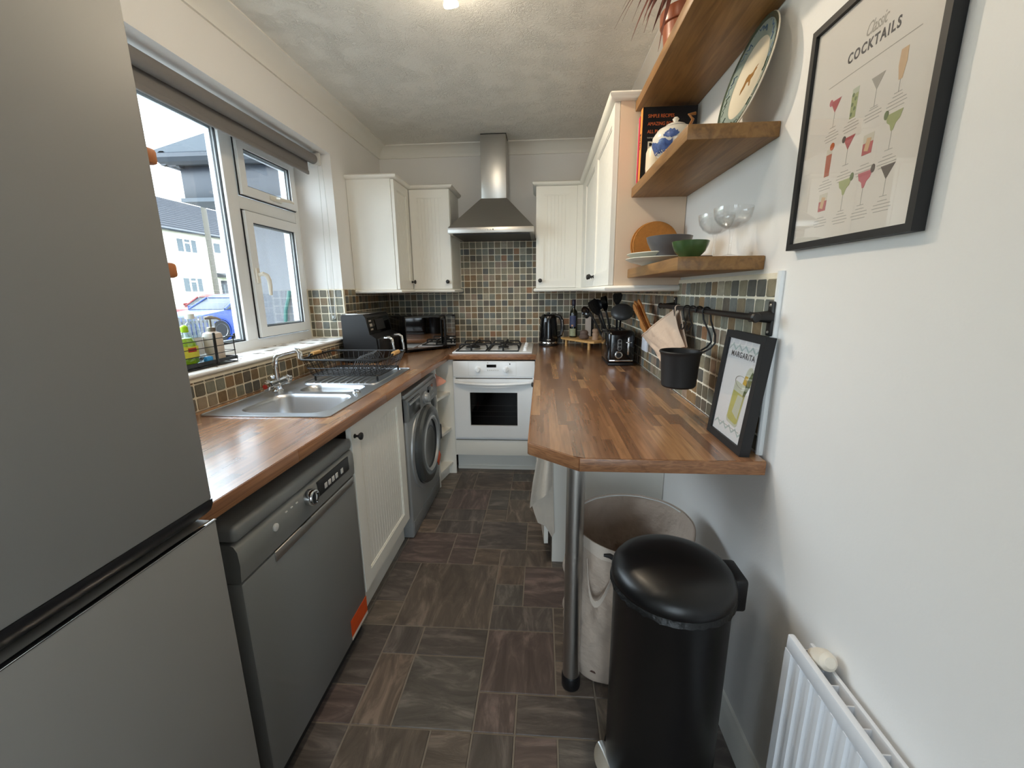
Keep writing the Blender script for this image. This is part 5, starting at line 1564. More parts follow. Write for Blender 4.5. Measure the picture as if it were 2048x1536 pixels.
wooden('wooden spoon lying lowest across the cloth bag mouth', (0.488, 1.90, 1.115), (0.470, 2.215, 1.262), 0.030)
wooden('pale wooden paddle poking low out of the cloth bag', (0.500, 1.95, 1.100), (0.520, 2.26, 1.168), 0.030)
wooden('dark spatula blade low in the cloth bag', (0.505, 1.95, 1.100), (0.518, 2.20, 1.180), 0.055, 'utensil', 'black_plastic', True)

# ------------------------------------------------------------------ framed margarita print leaning on the tiles
th = math.atan(0.032 / 0.31)
mo = frame_mat((0.514, 1.274, WT + 0.001), (0, -1, 0), (sin(th), 0, cos(th)))
t = T('framed_print', 'small black framed margarita print leaning on the breakfast bar', 'picture', (0.53, 1.165, WT))
w, h, bd = 0.219, 0.313, 0.020
t.add('frame', MB(mo).ring((0, w, 0, h), (bd, w - bd, bd, h - bd), -0.026, 0.0), 'black_matte')
t.add('backing', MB(mo).box(bd - 0.004, w - bd + 0.004, bd - 0.004, h - bd + 0.004, -0.024, -0.0075), 'black_matte')
pp = t.add('print', MB(mo).box(bd, w - bd, bd, h - bd, -0.0075, -0.0068), 'print_white')
def flat(name, poly, k, mat, m=mo, par=None, base=-0.0068, tt=None):
    return (tt or t).add(name, MB(m).prism(poly, base - 0.0002, base + 0.00025 * k), mat, under=par)
def wave(y0, amp, n, th_):
    up = [(bd + 0.006 + (w - 2 * bd - 0.012) * i / n, y0 + amp * (1 if i % 2 else -1)) for i in range(n + 1)]
    return up + [(x, y - th_) for x, y in up[::-1]]
flat('wave_border', wave(h - bd - 0.020, 0.007, 9, 0.006), 1, 'print_mint', par=pp)
flat('wave_border', wave(bd + 0.030, 0.007, 9, 0.006), 1, 'print_mint', par=pp)
tx = text_into(MB(), 'MARGARITA', 0.0215, mo @ Matrix.Translation((w / 2, 0.244, -0.0068)), 'CENTER', 0.0003, spacing=1.16, bold=0.0004)
t.add('lettering', tx, 'print_dark', under=pp)
tm = mo @ Matrix.Translation((0.125, 0.064, -0.0068)) @ Matrix.Rotation(radians(-6), 4, 'Z')
def ell(cx, cy, rx, ry, n=24, a0=0, a1=2 * pi): return [(cx + rx * cos(a0 + (a1 - a0) * k / n), cy + ry * sin(a0 + (a1 - a0) * k / n)) for k in range(n)]
flat('tumbler', [(-0.034, 0.004), (-0.026, -0.004), (0.026, -0.004), (0.034, 0.004), (0.036, 0.115), (-0.036, 0.115)], 1, 'print_pale', tm, pp, 0)
flat('liquid', [(-0.031, 0.010), (-0.022, 0.004), (0.022, 0.004), (0.031, 0.010), (0.033, 0.088), (-0.033, 0.088)], 2, 'print_yellow', tm, pp, 0)
flat('ice', [(-0.010, 0.03), (0.026, 0.02), (0.028, 0.085), (-0.002, 0.082)], 3, 'print_pale', tm, pp, 0)
flat('lime_slice', ell(0.030, 0.142, 0.020, 0.026), 1, 'print_pale', tm, pp, 0)
flat('leaf', [(0.020, 0.06), (0.046, 0.12), (0.050, 0.150), (0.040, 0.160), (0.026, 0.13)], 2, 'print_leaf', tm, pp, 0)
flat('peel', [(0.006, 0.116), (0.024, 0.116), (0.026, 0.142), (0.010, 0.140)], 3, 'print_amber', tm, pp, 0)
rim = MB(tm).tube([(x, y, 0.001) for x, y in ell(0, 0.118, 0.036, 0.016)], 0.0007, n=4, closed=True)
t.add('glass_rim', rim, 'print_grey', under=pp)
t.add('stem_curl', MB(tm).tube([(0.046, 0.155, 0.001), (0.052, 0.166, 0.001), (0.060, 0.170, 0.001), (0.064, 0.164, 0.001)], 0.001, n=4), 'print_dark', under=pp)
flat('caption_line', [(bd + 0.022, 0.0495), (w - bd - 0.022, 0.0495), (w - bd - 0.022, 0.051), (bd + 0.022, 0.051)], 1, 'print_grey', par=pp)
t.add('glazing', MB(mo).box(bd - 0.002, w - bd + 0.002, bd - 0.002, h - bd + 0.002, -0.0050, -0.0040), 'picture_glass')

# ------------------------------------------------------------------ large framed cocktail poster
PX = RW - 0.021
mo2 = frame_mat((PX, 1.044, 1.422), (0, -1, 0), (0, 0, 1))
t = T('framed_poster', 'large black framed cocktails poster on the white wall', 'picture', (PX + 0.01, 0.878, 1.422))
w, h, bd = 0.334, 0.432, 0.013
t.add('frame', MB(mo2).ring((0, w, 0, h), (bd, w - bd, bd, h - bd), -0.0205, 0.0), 'black_matte')
pp = t.add('print', MB(mo2).box(bd - 0.002, w - bd + 0.002, bd - 0.002, h - bd + 0.002, -0.0135, -0.0075), 'poster_paper')
B = -0.0075
tx = text_into(MB(), 'COCKTAILS', 0.0235, mo2 @ Matrix.Translation((0.173, 0.3225, B)), 'CENTER', 0.0003, spacing=1.25, xs=0.80, bold=0.0007)
t.add('lettering', tx, 'print_dark', under=pp)
tx = text_into(MB(), 'Classic', 0.030, mo2 @ Matrix.Translation((0.176, 0.346, B)), 'CENTER', 0.0003, shear=0.45, spacing=0.95, xs=0.62)
t.add('script_lettering', tx, 'print_taupe', under=pp)
def f2(name, poly, k, mat): return flat(name, poly, k, mat, mo2, pp, B, t)
f2('rule', [(0.068, 0.3005), (0.277, 0.3005), (0.277, 0.3018), (0.068, 0.3018)], 1, 'print_taupe')
def stem(cx, y0, y1, base=0.008):
    f2('glass_stem', [(cx - 0.0005, y0), (cx + 0.0005, y0), (cx + 0.0005, y1), (cx - 0.0005, y1)], 1, 'print_grey')
    f2('glass_foot', [(cx - base, y0 - 0.0008), (cx + base, y0 - 0.0008), (cx + base, y0 + 0.0002), (cx - base, y0 + 0.0002)], 1, 'print_grey')
def martini(cx, cy, mat, s=1.0, gar=None):
    f2('cocktail', [(cx - 0.015 * s, cy + 0.012 * s), (cx, cy - 0.010 * s), (cx + 0.015 * s, cy + 0.012 * s)], 2, mat)
    stem(cx, cy - 0.036 * s, cy - 0.010 * s)
    if gar: f2('garnish', ell(cx - 0.014 * s, cy + 0.011 * s, 0.0045, 0.006, 12), 3, gar)
def marg(cx, cy, mat, flip, gar):
    s = -1 if flip else 1
    f2('cocktail', [(cx - 0.017, cy + 0.013), (cx + 0.017, cy + 0.013), (cx + 0.013, cy + 0.001), (cx + 0.006, cy - 0.004), (cx + 0.002, cy - 0.014), (cx - 0.002, cy - 0.014), (cx - 0.006, cy - 0.004), (cx - 0.013, cy + 0.001)], 2, mat)
    stem(cx, cy - 0.042, cy - 0.014)
    f2('garnish', ell(cx + s * 0.017, cy + 0.014, 0.0045, 0.007, 12), 3, gar)
def tall(cx, cy, mat, top, gar):
    f2('cocktail', [(cx - 0.007, cy - 0.026), (cx + 0.007, cy - 0.026), (cx + 0.008, cy + 0.014), (cx - 0.008, cy + 0.014)], 2, mat)
    f2('glass', [(cx - 0.008, cy + 0.014), (cx + 0.008, cy + 0.014), (cx + 0.0085, cy + 0.024), (cx - 0.0085, cy + 0.024)], 1, top)
    if gar: f2('garnish', ell(cx + 0.006, cy + 0.027, 0.006, 0.007, 12), 3, gar)
def rocks(cx, cy):
    f2('glass', [(cx - 0.011, cy - 0.013), (cx + 0.011, cy - 0.013), (cx + 0.0125, cy + 0.020), (cx - 0.0125, cy + 0.020)], 1, 'print_cream')
    f2('cocktail', [(cx - 0.011, cy - 0.013), (cx + 0.011, cy - 0.013), (cx + 0.012, cy + 0.006), (cx - 0.0115, cy + 0.006)], 2, 'print_red')
    f2('ice', [(cx - 0.007, cy - 0.006), (cx + 0.003, cy - 0.009), (cx + 0.007, cy + 0.012), (cx - 0.003, cy + 0.014)], 3, 'print_peach')
def lines(cx, y):
    for k, (hw) in enumerate((0.010, 0.018, 0.020, 0.016)):
        f2('caption_line', [(cx - hw, y - 0.0055 * k), (cx + hw, y - 0.0055 * k), (cx + hw, y - 0.0055 * k + 0.0011), (cx - hw, y - 0.0055 * k + 0.0011)], 1, 'print_grey')
martini(0.096, 0.260, 'print_red', gar='print_pink'); lines(0.096, 0.216)
tall(0.149, 0.247, 'print_green', 'print_pale', None); lines(0.149, 0.216)
for k in range(5): f2('leaf', ell(0.145 + 0.007 * (k % 2), 0.228 + 0.008 * k, 0.0028, 0.0036, 8), 3, 'print_dkgreen')
martini(0.201, 0.256, 'print_grey', gar=None); lines(0.201, 0.216)
f2('cocktail', [(0.2475, 0.240), (0.2545, 0.240), (0.259, 0.262), (0.258, 0.284), (0.244, 0.284), (0.243, 0.262)], 2, 'print_peach'); stem(0.251, 0.222, 0.240); lines(0.251, 0.216)
tall(0.098, 0.160, 'print_rust', 'print_cream', 'print_orange'); lines(0.098, 0.126)
martini(0.150, 0.178, 'print_red', gar='print_black'); lines(0.150, 0.130)
rocks(0.201, 0.158); lines(0.201, 0.128)
marg(0.251, 0.180, 'print_green', True, 'print_dkgreen'); lines(0.251, 0.128)
rocks(0.098, 0.082); lines(0.098, 0.056)
marg(0.156, 0.102, 'print_green', False, 'print_dkgreen'); lines(0.156, 0.054)
marg(0.206, 0.103, 'print_pink', False, 'print_black'); lines(0.206, 0.054)
martini(0.256, 0.102, 'print_black'); lines(0.256, 0.058)
t.add('glazing', MB(mo2).box(bd - 0.002, w - bd + 0.002, bd - 0.002, h - bd + 0.002, -0.0045, -0.0035), 'picture_glass')

# ------------------------------------------------------------------ three oak shelves
SHX, SHY0, SHY1 = 0.357, 1.172, 1.838
for z, lab in ((1.387, 'lowest thick oak shelf holding plates, bowls and glasses'), (1.702, 'middle thick oak shelf holding books, teapot and platter'), (2.013, 'top thick oak shelf holding the potted plant')):
    single('wall_shelf', MB().box(SHX, RW - 0.0005, SHY0, SHY1, z, z + 0.036, b=0.003), 'oak_shelf', lab, 'shelf', 'oak shelves on the right wall')
Z1, Z2, Z3 = 1.4235, 1.7385, 2.0495

def bowl_prof(r, h, th=0.004, foot=0.55):
    return [(0, 0.0), (r * foot, 0.0), (r * foot, 0.003), (r * 0.80, h * 0.40), (r * 0.94, h * 0.75), (r, h), (r - th * 0.6, h + 0.001), (r * 0.94 - th, h * 0.76), (r * 0.79 - th, h * 0.42), (r * foot - th, 0.006 + th), (0, 0.005 + th)]

# lowest shelf
for k, (dz, lab) in enumerate(((0.0, 'lower pale grey plate of the two stacked on the lowest shelf'), (0.016, 'upper pale grey plate of the two stacked on the lowest shelf'))):
    r = 0.132 - 0.004 * k
    single('dinner_plate', MB().lathe([(0, 0.0), (0.075, 0.0), (0.078, 0.003), (r * 0.86, 0.012), (r, 0.022), (r - 0.002, 0.0245), (r * 0.84, 0.016), (0.072, 0.008), (0, 0.0075)], (0.432, 1.585, Z1 + dz), 48), 'plate_grey', lab, 'plate', 'stacked plates')
single('stoneware_bowl', MB().lathe(bowl_prof(0.074, 0.062, 0.005, 0.6), (0.424, 1.500, Z1 + 0.0245), 40), 'bowl_slate', 'speckled dark grey stoneware bowl on the stacked plates', 'bowl')
single('green_bowl', MB().lathe(bowl_prof(0.050, 0.046, 0.004, 0.5), (0.416, 1.262, Z1), 36), 'bowl_green', 'small mottled green bowl at the front of the lowest shelf', 'bowl')
for k, (y, rz, lab) in enumerate(((1.822, 0.0, 'rear round cork board leaning on the wall cabinet'), (1.808, 0.03, 'front round cork board leaning on the wall cabinet'))):
    m = Matrix.Translation((0.452 + 0.006 * k, y, Z1 + 0.092)) @ Matrix.Rotation(radians(90 - 3), 4, 'X')
    single('cork_board', MB(m).lathe([(0.0, -0.005), (0.090, -0.005), (0.0915, -0.002), (0.0915, 0.003), (0.090, 0.005), (0, 0.005)], n=44), 'cork', lab, 'board', 'round cork boards')
for (x, y, lab) in ((0.507, 1.330, 'rear coupe cocktail glass on the lowest shelf'), (0.508, 1.222, 'front coupe cocktail glass on the lowest shelf')):
    c = (x, y, Z1)
    t = T('coupe_glass', lab, 'glass', c, 'coupe glasses')
    t.add('bowl', MB().lathe([(0.005, 0.072), (0.018, 0.074), (0.034, 0.084), (0.045, 0.100), (0.049, 0.118), (0.049, 0.126), (0.0478, 0.126), (0.0475, 0.118), (0.0435, 0.101), (0.033, 0.0862), (0.018, 0.0765), (0, 0.0755)], c, 40), 'drink_glass', smooth=60)
    t.add('stem', MB().lathe([(0.0050, 0.006), (0.0036, 0.014), (0.0032, 0.040), (0.0040, 0.060), (0.0075, 0.073), (0, 0.0745)], c, 16), 'drink_glass', smooth=60)
    t.add('foot', MB().lathe([(0, 0), (0.034, 0.0), (0.0345, 0.0012), (0.020, 0.0032), (0.006, 0.0075), (0, 0.008)], c, 36), 'drink_glass', smooth=60)
single('wooden_block', MB().box(0.455, 0.490, 1.286, 1.300, Z1, Z1 + 0.010, b=0.003), 'stain_brown', 'small brown wooden block between green bowl and glasses', 'block')

# middle shelf: cookbooks, jar, teapot, platter
def book(name, label, y0, y1, x0, x1, hgt, cover, spine):
    t = T(name, label, 'book', ((x0 + x1) / 2, (y0 + y1) / 2, Z2), 'cookbooks on the middle shelf')
    t.add('pages', MB().box(x0 + 0.004, x1 - 0.003, y0 + 0.002, y1 - 0.002, Z2 + 0.003, Z2 + hgt - 0.003), 'book_pages')
    t.add('front_cover', MB().box(x0 + 0.001, x1, y0, y0 + 0.002, Z2, Z2 + hgt), cover)
    t.add('back_cover', MB().box(x0 + 0.001, x1, y1 - 0.002, y1, Z2, Z2 + hgt), cover)
    t.add('spine', MB().box(x0, x0 + 0.003, y0, y1, Z2, Z2 + hgt, b=0.001), spine)
    return t
book('cookbook', 'pale floral cookbook rearmost beside the wall cabinet', 1.808, 1.832, 0.368, 0.560, 0.232, 'book_floral', 'book_floral')
book('cookbook', 'pink cookbook squeezed between the floral and the black one', 1.785, 1.806, 0.366, 0.555, 0.240, 'book_pink', 'book_pink')
by0 = 1.752
t = book('cookbook', 'black cookbook with orange spine facing the room', by0, 1.783, 0.368, 0.566, 0.258, 'book_black', 'book_orange')
mb_ = frame_mat((0.382, by0, Z2), (1, 0, 0), (0, 0, 1))
for s, sz, u, v, mt, xs in (('SIMPLE RECIPES', 0.0165, 0.006, 0.222, 'print_orange', 0.85), ('AMAZING FOOD', 0.0165, 0.006, 0.196, 'print_orange', 0.85), ('ALL PLANTS', 0.0165, 0.006, 0.170, 'print_orange', 0.85),
                         ('THE NO.1 SUNDAY TIMES BESTSELLER', 0.0068, 0.006, 0.152, 'print_grey', 0.9), ('BOSH!', 0.056, 0.006, 0.104, 'print_cream', 0.92)):
    tx = text_into(MB(), s, sz, mb_ @ Matrix.Translation((u, v, 0.0006)), 'LEFT', 0.0005, xs=xs)
    t.add('lettering', tx, mt)
t.add('cover_photo', MB(mb_).prism([(0.004, 0.002), (0.17, 0.002), (0.17, 0.055), (0.12, 0.075), (0.05, 0.060), (0.004, 0.078)], 0.0, 0.0008), 'stain_brown')
tx = text_into(MB(), 'BOSH!', 0.020, frame_mat((0.3676, by0 + 0.009, Z2 + 0.175), (0, 0, -1), (0, 1, 0)), 'LEFT', 0.0004)
t.add('spine_lettering', tx, 'print_dark')
single('ceramic_jar', MB().lathe([(0.026, 0), (0.034, 0.004), (0.036, 0.02), (0.036, 0.072), (0.032, 0.084), (0.026, 0.088), (0.022, 0.084), (0.0, 0.082)], (0.400, 1.640, Z2), 32), 'cream_ceramic', 'cream ceramic jar between the cookbooks and the teapot', 'jar')
tc = (0.412, 1.475, Z2)
t = T('teapot', 'white teapot with blue landscape pattern and wire handle', 'teapot', tc)
t.add('body', MB().lathe([(0.032, 0), (0.036, 0.003), (0.056, 0.020), (0.067, 0.045), (0.066, 0.066), (0.052, 0.086), (0.034, 0.094), (0.030, 0.094)], tc, 40), 'teapot_white', smooth=60)
t.add('lid', MB().lathe([(0.034, 0.093), (0.030, 0.099), (0.016, 0.105), (0.006, 0.107), (0.007, 0.112), (0.010, 0.117), (0.006, 0.122), (0, 0.123)], tc, 28), 'teapot_white', smooth=60)
t.add('spout', MB().tube([(tc[0] + 0.02, tc[1] + 0.055, tc[2] + 0.040), (tc[0] + 0.028, tc[1] + 0.078, tc[2] + 0.056), (tc[0] + 0.032, tc[1] + 0.090, tc[2] + 0.080)], [0.014, 0.010, 0.008], n=12), 'teapot_white')
t.add('handle', MB().tube([(tc[0] + 0.036, tc[1] - 0.02, tc[2] + 0.088), (tc[0] + 0.042, tc[1] - 0.03, tc[2] + 0.105), (tc[0] + 0.030, tc[1] - 0.030, tc[2] + 0.118), (tc[0] + 0.050, tc[1] - 0.026, tc[2] + 0.122)], 0.0045, n=8), 'copper_wire')
def patch(c, prof, a0, a1, lo, hi, n=18, off=0.0008, seed=0):
    """painted patch that hugs a turned body between two heights given by functions of the angle"""
    rr = random.Random(seed)
    def R(z):
        for (r0, z0), (r1, z1) in zip(prof, prof[1:]):
            if z0 <= z <= z1: return r0 + (r1 - r0) * (z - z0) / (z1 - z0)
        return prof[-1][0]
    g = []
    for k in range(n + 1):
        a = a0 + (a1 - a0) * k / n
        z0, z1 = lo(k / n) + rr.uniform(-.002, .002), hi(k / n) + rr.uniform(-.003, .003)
        g.append([(c[0] + (R(z) + off) * cos(a), c[1] + (R(z) + off) * sin(a), c[2] + z) for z in [z0 + (z1 - z0) * j / 5 for j in range(6)]])
    return MB().sheet(g)
tp = [(0.036, 0.003), (0.056, 0.020), (0.067, 0.045), (0.066, 0.066), (0.052, 0.086), (0.034, 0.094)]
t.add('blue_pattern', patch(tc, tp, radians(165), radians(250), lambda s: 0.016, lambda s: 0.040 + 0.012 * abs(sin(7 * s)), seed=1), 'willow_blue', smooth=60)
t.add('blue_pattern', patch(tc, tp, radians(225), radians(265), lambda s: 0.056 - 0.008 * sin(pi * s), lambda s: 0.060 + 0.014 * sin(pi * s), seed=2), 'willow_blue', smooth=60)
t.add('blue_pattern', patch(tc, tp, radians(150), radians(290), lambda s: 0.087, lambda s: 0.091, seed=3), 'willow_blue', smooth=60)

ph = radians(14)
pm = Matrix.Translation((0.540, 1.282, Z2 + 0.136)) @ Matrix.Rotation(radians(-90) + ph, 4, 'Y') @ Matrix.Rotation(radians(90), 4, 'Z')
t = T('platter', 'cream platter with green and blue rim leaning on the wall', 'plate', (0.53, 1.282, Z2))
R_ = 0.137
t.add('dish', MB(pm).lathe([(0.0, -0.004), (0.075, -0.004), (0.088, 0.0), (R_ - 0.003, 0.008), (R_, 0.011), (R_ - 0.002, 0.013), (0.090, 0.005), (0.082, 0.0015), (0.0, 0.0015)], n=64), 'plate_cream', smooth=60)
t.add('green_rim', MB(pm).lathe([(R_ - 0.013, 0.01135), (R_ - 0.002, 0.0136)], n=64, close=False), 'plate_rim_dark', smooth=60)
t.add('painted_band', MB(pm).lathe([(0.091, 0.0058), (R_ - 0.013, 0.0115)], n=64, close=False), 'plate_rim', smooth=60)
for k in range(26):
    a = 2 * pi * k / 26
    r0 = 0.100 + 0.006 * (k % 3)
    sw = MB(pm).tube([(r0 * cos(a) , r0 * sin(a), 0.0085), ((r0 + 0.012) * cos(a + 0.06), (r0 + 0.012) * sin(a + 0.06), 0.0106), ((r0 + 0.006) * cos(a + 0.15), (r0 + 0.006) * sin(a + 0.15), 0.0096), ((r0 + 0.014) * cos(a + 0.22), (r0 + 0.014) * sin(a + 0.22), 0.0110)], 0.0012, n=4)
    t.add('painted_swirl', sw, 'plate_blue' if k % 26 > 12 else 'plate_rim_dark')
hare = [(-0.052, -0.030), (-0.040, -0.010), (-0.036, 0.008), (-0.020, 0.018), (0.004, 0.016), (0.020, 0.020), (0.030, 0.034), (0.050, 0.040), (0.036, 0.030), (0.052, 0.030), (0.038, 0.020), (0.036, 0.008), (0.022, -0.002), (0.034, -0.022), (0.024, -0.022), (0.008, -0.006), (-0.012, -0.008), (-0.022, -0.024), (-0.044, -0.044)]
t.add('painted_hare', MB(pm @ Matrix.Rotation(radians(165), 4, 'Z') @ Matrix.Scale(0.62, 4, (1, 0, 0)) @ Matrix.Scale(0.72, 4, (0, 1, 0))).prism(hare, 0.0012, 0.0022), 'plate_brown')

# top shelf: plant in a copper-brown pot
pc = (0.452, 1.620, Z3)
t = T('potted_plant', 'spiky red-brown dracaena in a terracotta pot on the top shelf', 'plant', pc)
t.add('pot', MB().lathe([(0.046, 0), (0.049, 0.003), (0.060, 0.120), (0.061, 0.128), (0.068, 0.130), (0.070, 0.134), (0.071, 0.166), (0.068, 0.170), (0.062, 0.168), (0.056, 0.13), (0.0, 0.13)], pc, 36), 'terracotta')
t.add('soil', MB().lathe([(0, 0.150), (0.0605, 0.150), (0, 0.154)], pc, 24), 'soil')
t.add('stem', MB().tube([(pc[0], pc[1], pc[2] + 0.14), (pc[0] - 0.004, pc[1], pc[2] + 0.22), (pc[0] - 0.008, pc[1] - 0.01, pc[2] + 0.29)], [0.008, 0.007, 0.006], n=8), 'plant_stem')
def leaf(tip, mid_up, w=0.009):
    b = Vector((pc[0] - 0.008, pc[1] - 0.01, pc[2] + 0.275 + rnd.uniform(-0.02, 0.02)))
    e = Vector(tip)
    m_ = (b + e) / 2 + Vector((0, 0, mid_up))
    side = (e - b).cross(Vector((0, 0, 1)))
    side = side.normalized() if side.length > 1e-5 else Vector((1, 0, 0))
    g = []
    for k in range(11):
        s = k / 10
        p = b * (1 - s) ** 2 + m_ * 2 * s * (1 - s) + e * s * s
        ww = w * (0.35 + 0.65 * sin(pi * min(1, s * 1.3 + 0.1)) if s < 0.6 else (1 - s) / 0.4 * 0.95) if s < 1 else 0.0002
        ww = max(ww, 0.0003)
        g.append([p - side * ww, p + Vector((0, 0, -ww * 0.5)), p + side * ww])
    t.add('leaf', MB().sheet(g, 0.0006), 'dracaena', smooth=80)
tips = [(0.225, 1.56, 2.150), (0.245, 1.54, 2.160), (0.268, 1.50, 2.085), (0.300, 1.50, 2.125), (0.310, 1.52, 2.115), (0.356, 1.52, 2.062), (0.250, 1.58, 2.215), (0.275, 1.46, 2.15), (0.335, 1.44, 2.11), (0.290, 1.62, 2.20)]
for k, tp_ in enumerate(tips): leaf(tp_, 0.13)
for k in range(16):
    a = 2 * pi * k / 16 + rnd.uniform(-.15, .15)
    r = rnd.uniform(0.10, 0.15)
    e = (pc[0] + r * cos(a), pc[1] + r * sin(a) * 1.2, pc[2] + 0.30 + rnd.uniform(-0.12, 0.06))
    if e[0] < 0.56: leaf(e, 0.06)

# ------------------------------------------------------------------ radiator
t = T('radiator', 'white panel radiator low on the right wall', 'radiator', (0.545, 0.32, 0.12))
q0, q1, rz0, rz1, rfx = -0.10, 0.776, 0.125, 0.632, 0.518
n = 26
pitch = (q1 - q0 - 0.03) / n
pr = [(q0, -0.012), (q0, 0.0)]
for k in range(n):
    c = q0 + 0.015 + pitch * (k + 0.5)
    pr += [(c - pitch * 0.36, 0.0), (c - pitch * 0.22, -0.006), (c + pitch * 0.22, -0.006), (c + pitch * 0.36, 0.0)]
pr += [(q1, 0.0), (q1, -0.012)]
mr = frame_mat((rfx, 0, 0), (0, 1, 0), (-1, 0, 0))       # local z = +z
t.add('panel_fluted', MB(mr).prism(pr, rz0 + 0.03, rz1 - 0.035), 'radiator_white', smooth=50)
t.add('top_rail', MB().box(rfx, rfx + 0.014, q0, q1, rz1 - 0.036, rz1, b=0.004), 'radiator_white')
t.add('bottom_rail', MB().box(rfx, rfx + 0.014, q0, q1, rz0, rz0 + 0.032, b=0.004), 'radiator_white')
t.add('back_panel', MB().box(rfx + 0.040, rfx + 0.048, q0 + 0.01, q1 - 0.01, rz0 + 0.01, rz1 - 0.012, b=0.002), 'radiator_white')
fins = MB()
for k in range(22):
    y = q0 + 0.02 + (q1 - q0 - 0.04) * k / 21
    fins.box(rfx + 0.014, rfx + 0.040, y - 0.001, y + 0.001, rz0 + 0.05, rz1 - 0.02)
o = t.add('convector_fins', fins, 'radiator_white')
o['kind'] = 'stuff'
v = t.add('valve', MB().lathe([(0.010, 0), (0.010, 0.012), (0.016, 0.016), (0.020, 0.034), (0.017, 0.048), (0.010, 0.054), (0, 0.055)], n=20, m=Matrix.Translation((0.553, q1 - 0.030, rz1 - 0.018)) @ Matrix.Rotation(radians(62), 4, 'X')), 'valve_cream')
t.add('pipe', MB().tube([(0.555, q1 - 0.02, 0.02), (0.555, q1 - 0.02, 0.16), (0.545, q1 - 0.03, 0.18)], 0.0075, n=10), 'chrome')

# ------------------------------------------------------------------ pedal bin, laundry hamper, towel
bc = (0.333, 0.952, 0.0)
t = T('pedal_bin', 'tall matte black pedal bin with domed lid under the breakfast bar', 'bin', bc)
t.add('base_ring', MB().lathe([(0.144, 0.0), (0.148, 0.004), (0.148, 0.022), (0.144, 0.026)], bc, 48), 'black_plastic')
t.add('body', MB().lathe([(0.142, 0.02), (0.142, 0.600), (0.145, 0.606), (0.145, 0.612)], bc, 64), 'bin_black')
t.add('lid', MB().lathe([(0.146, 0.618), (0.1495, 0.621), (0.1495, 0.634), (0.147, 0.645), (0.136, 0.659), (0.112, 0.671), (0.075, 0.679), (0.035, 0.683), (0, 0.684)], bc, 64), 'bin_black', smooth=60)
fr = random.Random(3)
gr = []
for k in range(73):
    a = 2 * pi * k / 72
    d = 0.008 + 0.010 * fr.random() * (1 if sin(a * 1.0 - 0.2) < 0.3 else 0.3)
    gr.append([(bc[0] + (0.146 + 0.0015 * j + 0.002 * fr.random()) * cos(a), bc[1] + (0.146 + 0.0015 * j + 0.002 * fr.random()) * sin(a), 0.619 - d * j / 3) for j in range(4)])
gr[-1] = gr[0]
t.add('liner_edge', MB().sheet(gr), 'bag_black', smooth=80)
t.add('hinge', MB().box(bc[0] + 0.128, bc[0] + 0.172, bc[1] - 0.040, bc[1] + 0.050, 0.560, 0.648, b=0.008), 'black_plastic')
t.add('carry_handle', MB().tube([(bc[0] - 0.120, bc[1] + 0.084, 0.606), (bc[0] - 0.140, bc[1] + 0.098, 0.610), (bc[0] - 0.156, bc[1] + 0.100, 0.610)], [0.008, 0.007, 0.004], n=8), 'black_plastic')
pdm = Matrix.Translation((bc[0] - 0.150, bc[1] - 0.008, 0.030)) @ Matrix.Rotation(radians(-14), 4, 'Y')
t.add('pedal', MB(pdm).lathe([(0, -0.004), (0.034, -0.004), (0.037, 0.0), (0.036, 0.004), (0, 0.006)], n=30, sx=0.72, sy=1.25), 'chrome')
t.add('pedal_arm', MB().box(bc[0] - 0.150, bc[0] - 0.08, bc[1] - 0.018, bc[1] + 0.002, 0.010, 0.026, b=0.003), 'black_plastic')

hr = random.Random(11)
t = T('laundry_hamper', 'crumpled beige canvas laundry hamper behind the bin', 'hamper', (0.27, 1.32, 0))
def hloop(z, off=0.0):
    s = z / 0.575
    cx, cy = 0.255 + 0.052 * s, 1.348 - 0.052 * s
    r = 0.158 + 0.038 * s + 0.012 * sin(pi * s) + off
    out = []
    for k in range(72):
        a = 2 * pi * k / 72
        wv = 0.008 * sin(5 * a + 6 * s) + 0.006 * sin(9 * a - 12 * s + 1.0) + 0.004 * sin(14 * a + 22 * s) + 0.003 * sin(21 * a - 30 * s)
        wv *= (0.12 + 0.88 * sin(pi * min(s * 0.98 + 0.02, 1)))
        out.append((cx + (r + wv) * cos(a) * 1.02, cy + (r + wv) * sin(a), z + (0.004 * sin(2 * a + 0.6) if s > 0.9 else 0)))
    return out
zs = [0.0, 0.012] + [0.03 + 0.0175 * k for k in range(30)] + [0.555, 0.575]
L = [hloop(z) for z in zs] + [hloop(0.575, -0.004)] + [hloop(z, -0.005) for z in zs[::-1][1:-1]]
L[0] = [(0.255 + (x - 0.255) * 0.94, 1.348 + (y - 1.348) * 0.94, z) for x, y, z in L[0]]
vs = [p for l in L for p in l]
K = 72
fs = [(i * K + k, i * K + (k + 1) % K, (i + 1) * K + (k + 1) % K, (i + 1) * K + k) for i in range(len(L) - 1) for k in range(K)]
fs.append(list(range(K))[::-1])
fs.append([(len(L) - 1) * K + k for k in range(K)])
t.add('bag', MB().add(vs, fs), 'canvas', smooth=80)
hem = [hloop(z, 0.0015) for z in (0.535, 0.555, 0.577)]
t.add('hem', MB().add([p for l in hem for p in l], [(i * K + k, i * K + (k + 1) % K, (i + 1) * K + (k + 1) % K, (i + 1) * K + k) for i in range(2) for k in range(K)]), 'canvas_hem', smooth=80)
rimp = hloop(0.572, -0.007)
t.add('wire_hoop', MB().tube(rimp[4:30], 0.0022, n=6), 'cord_white')
hs = []
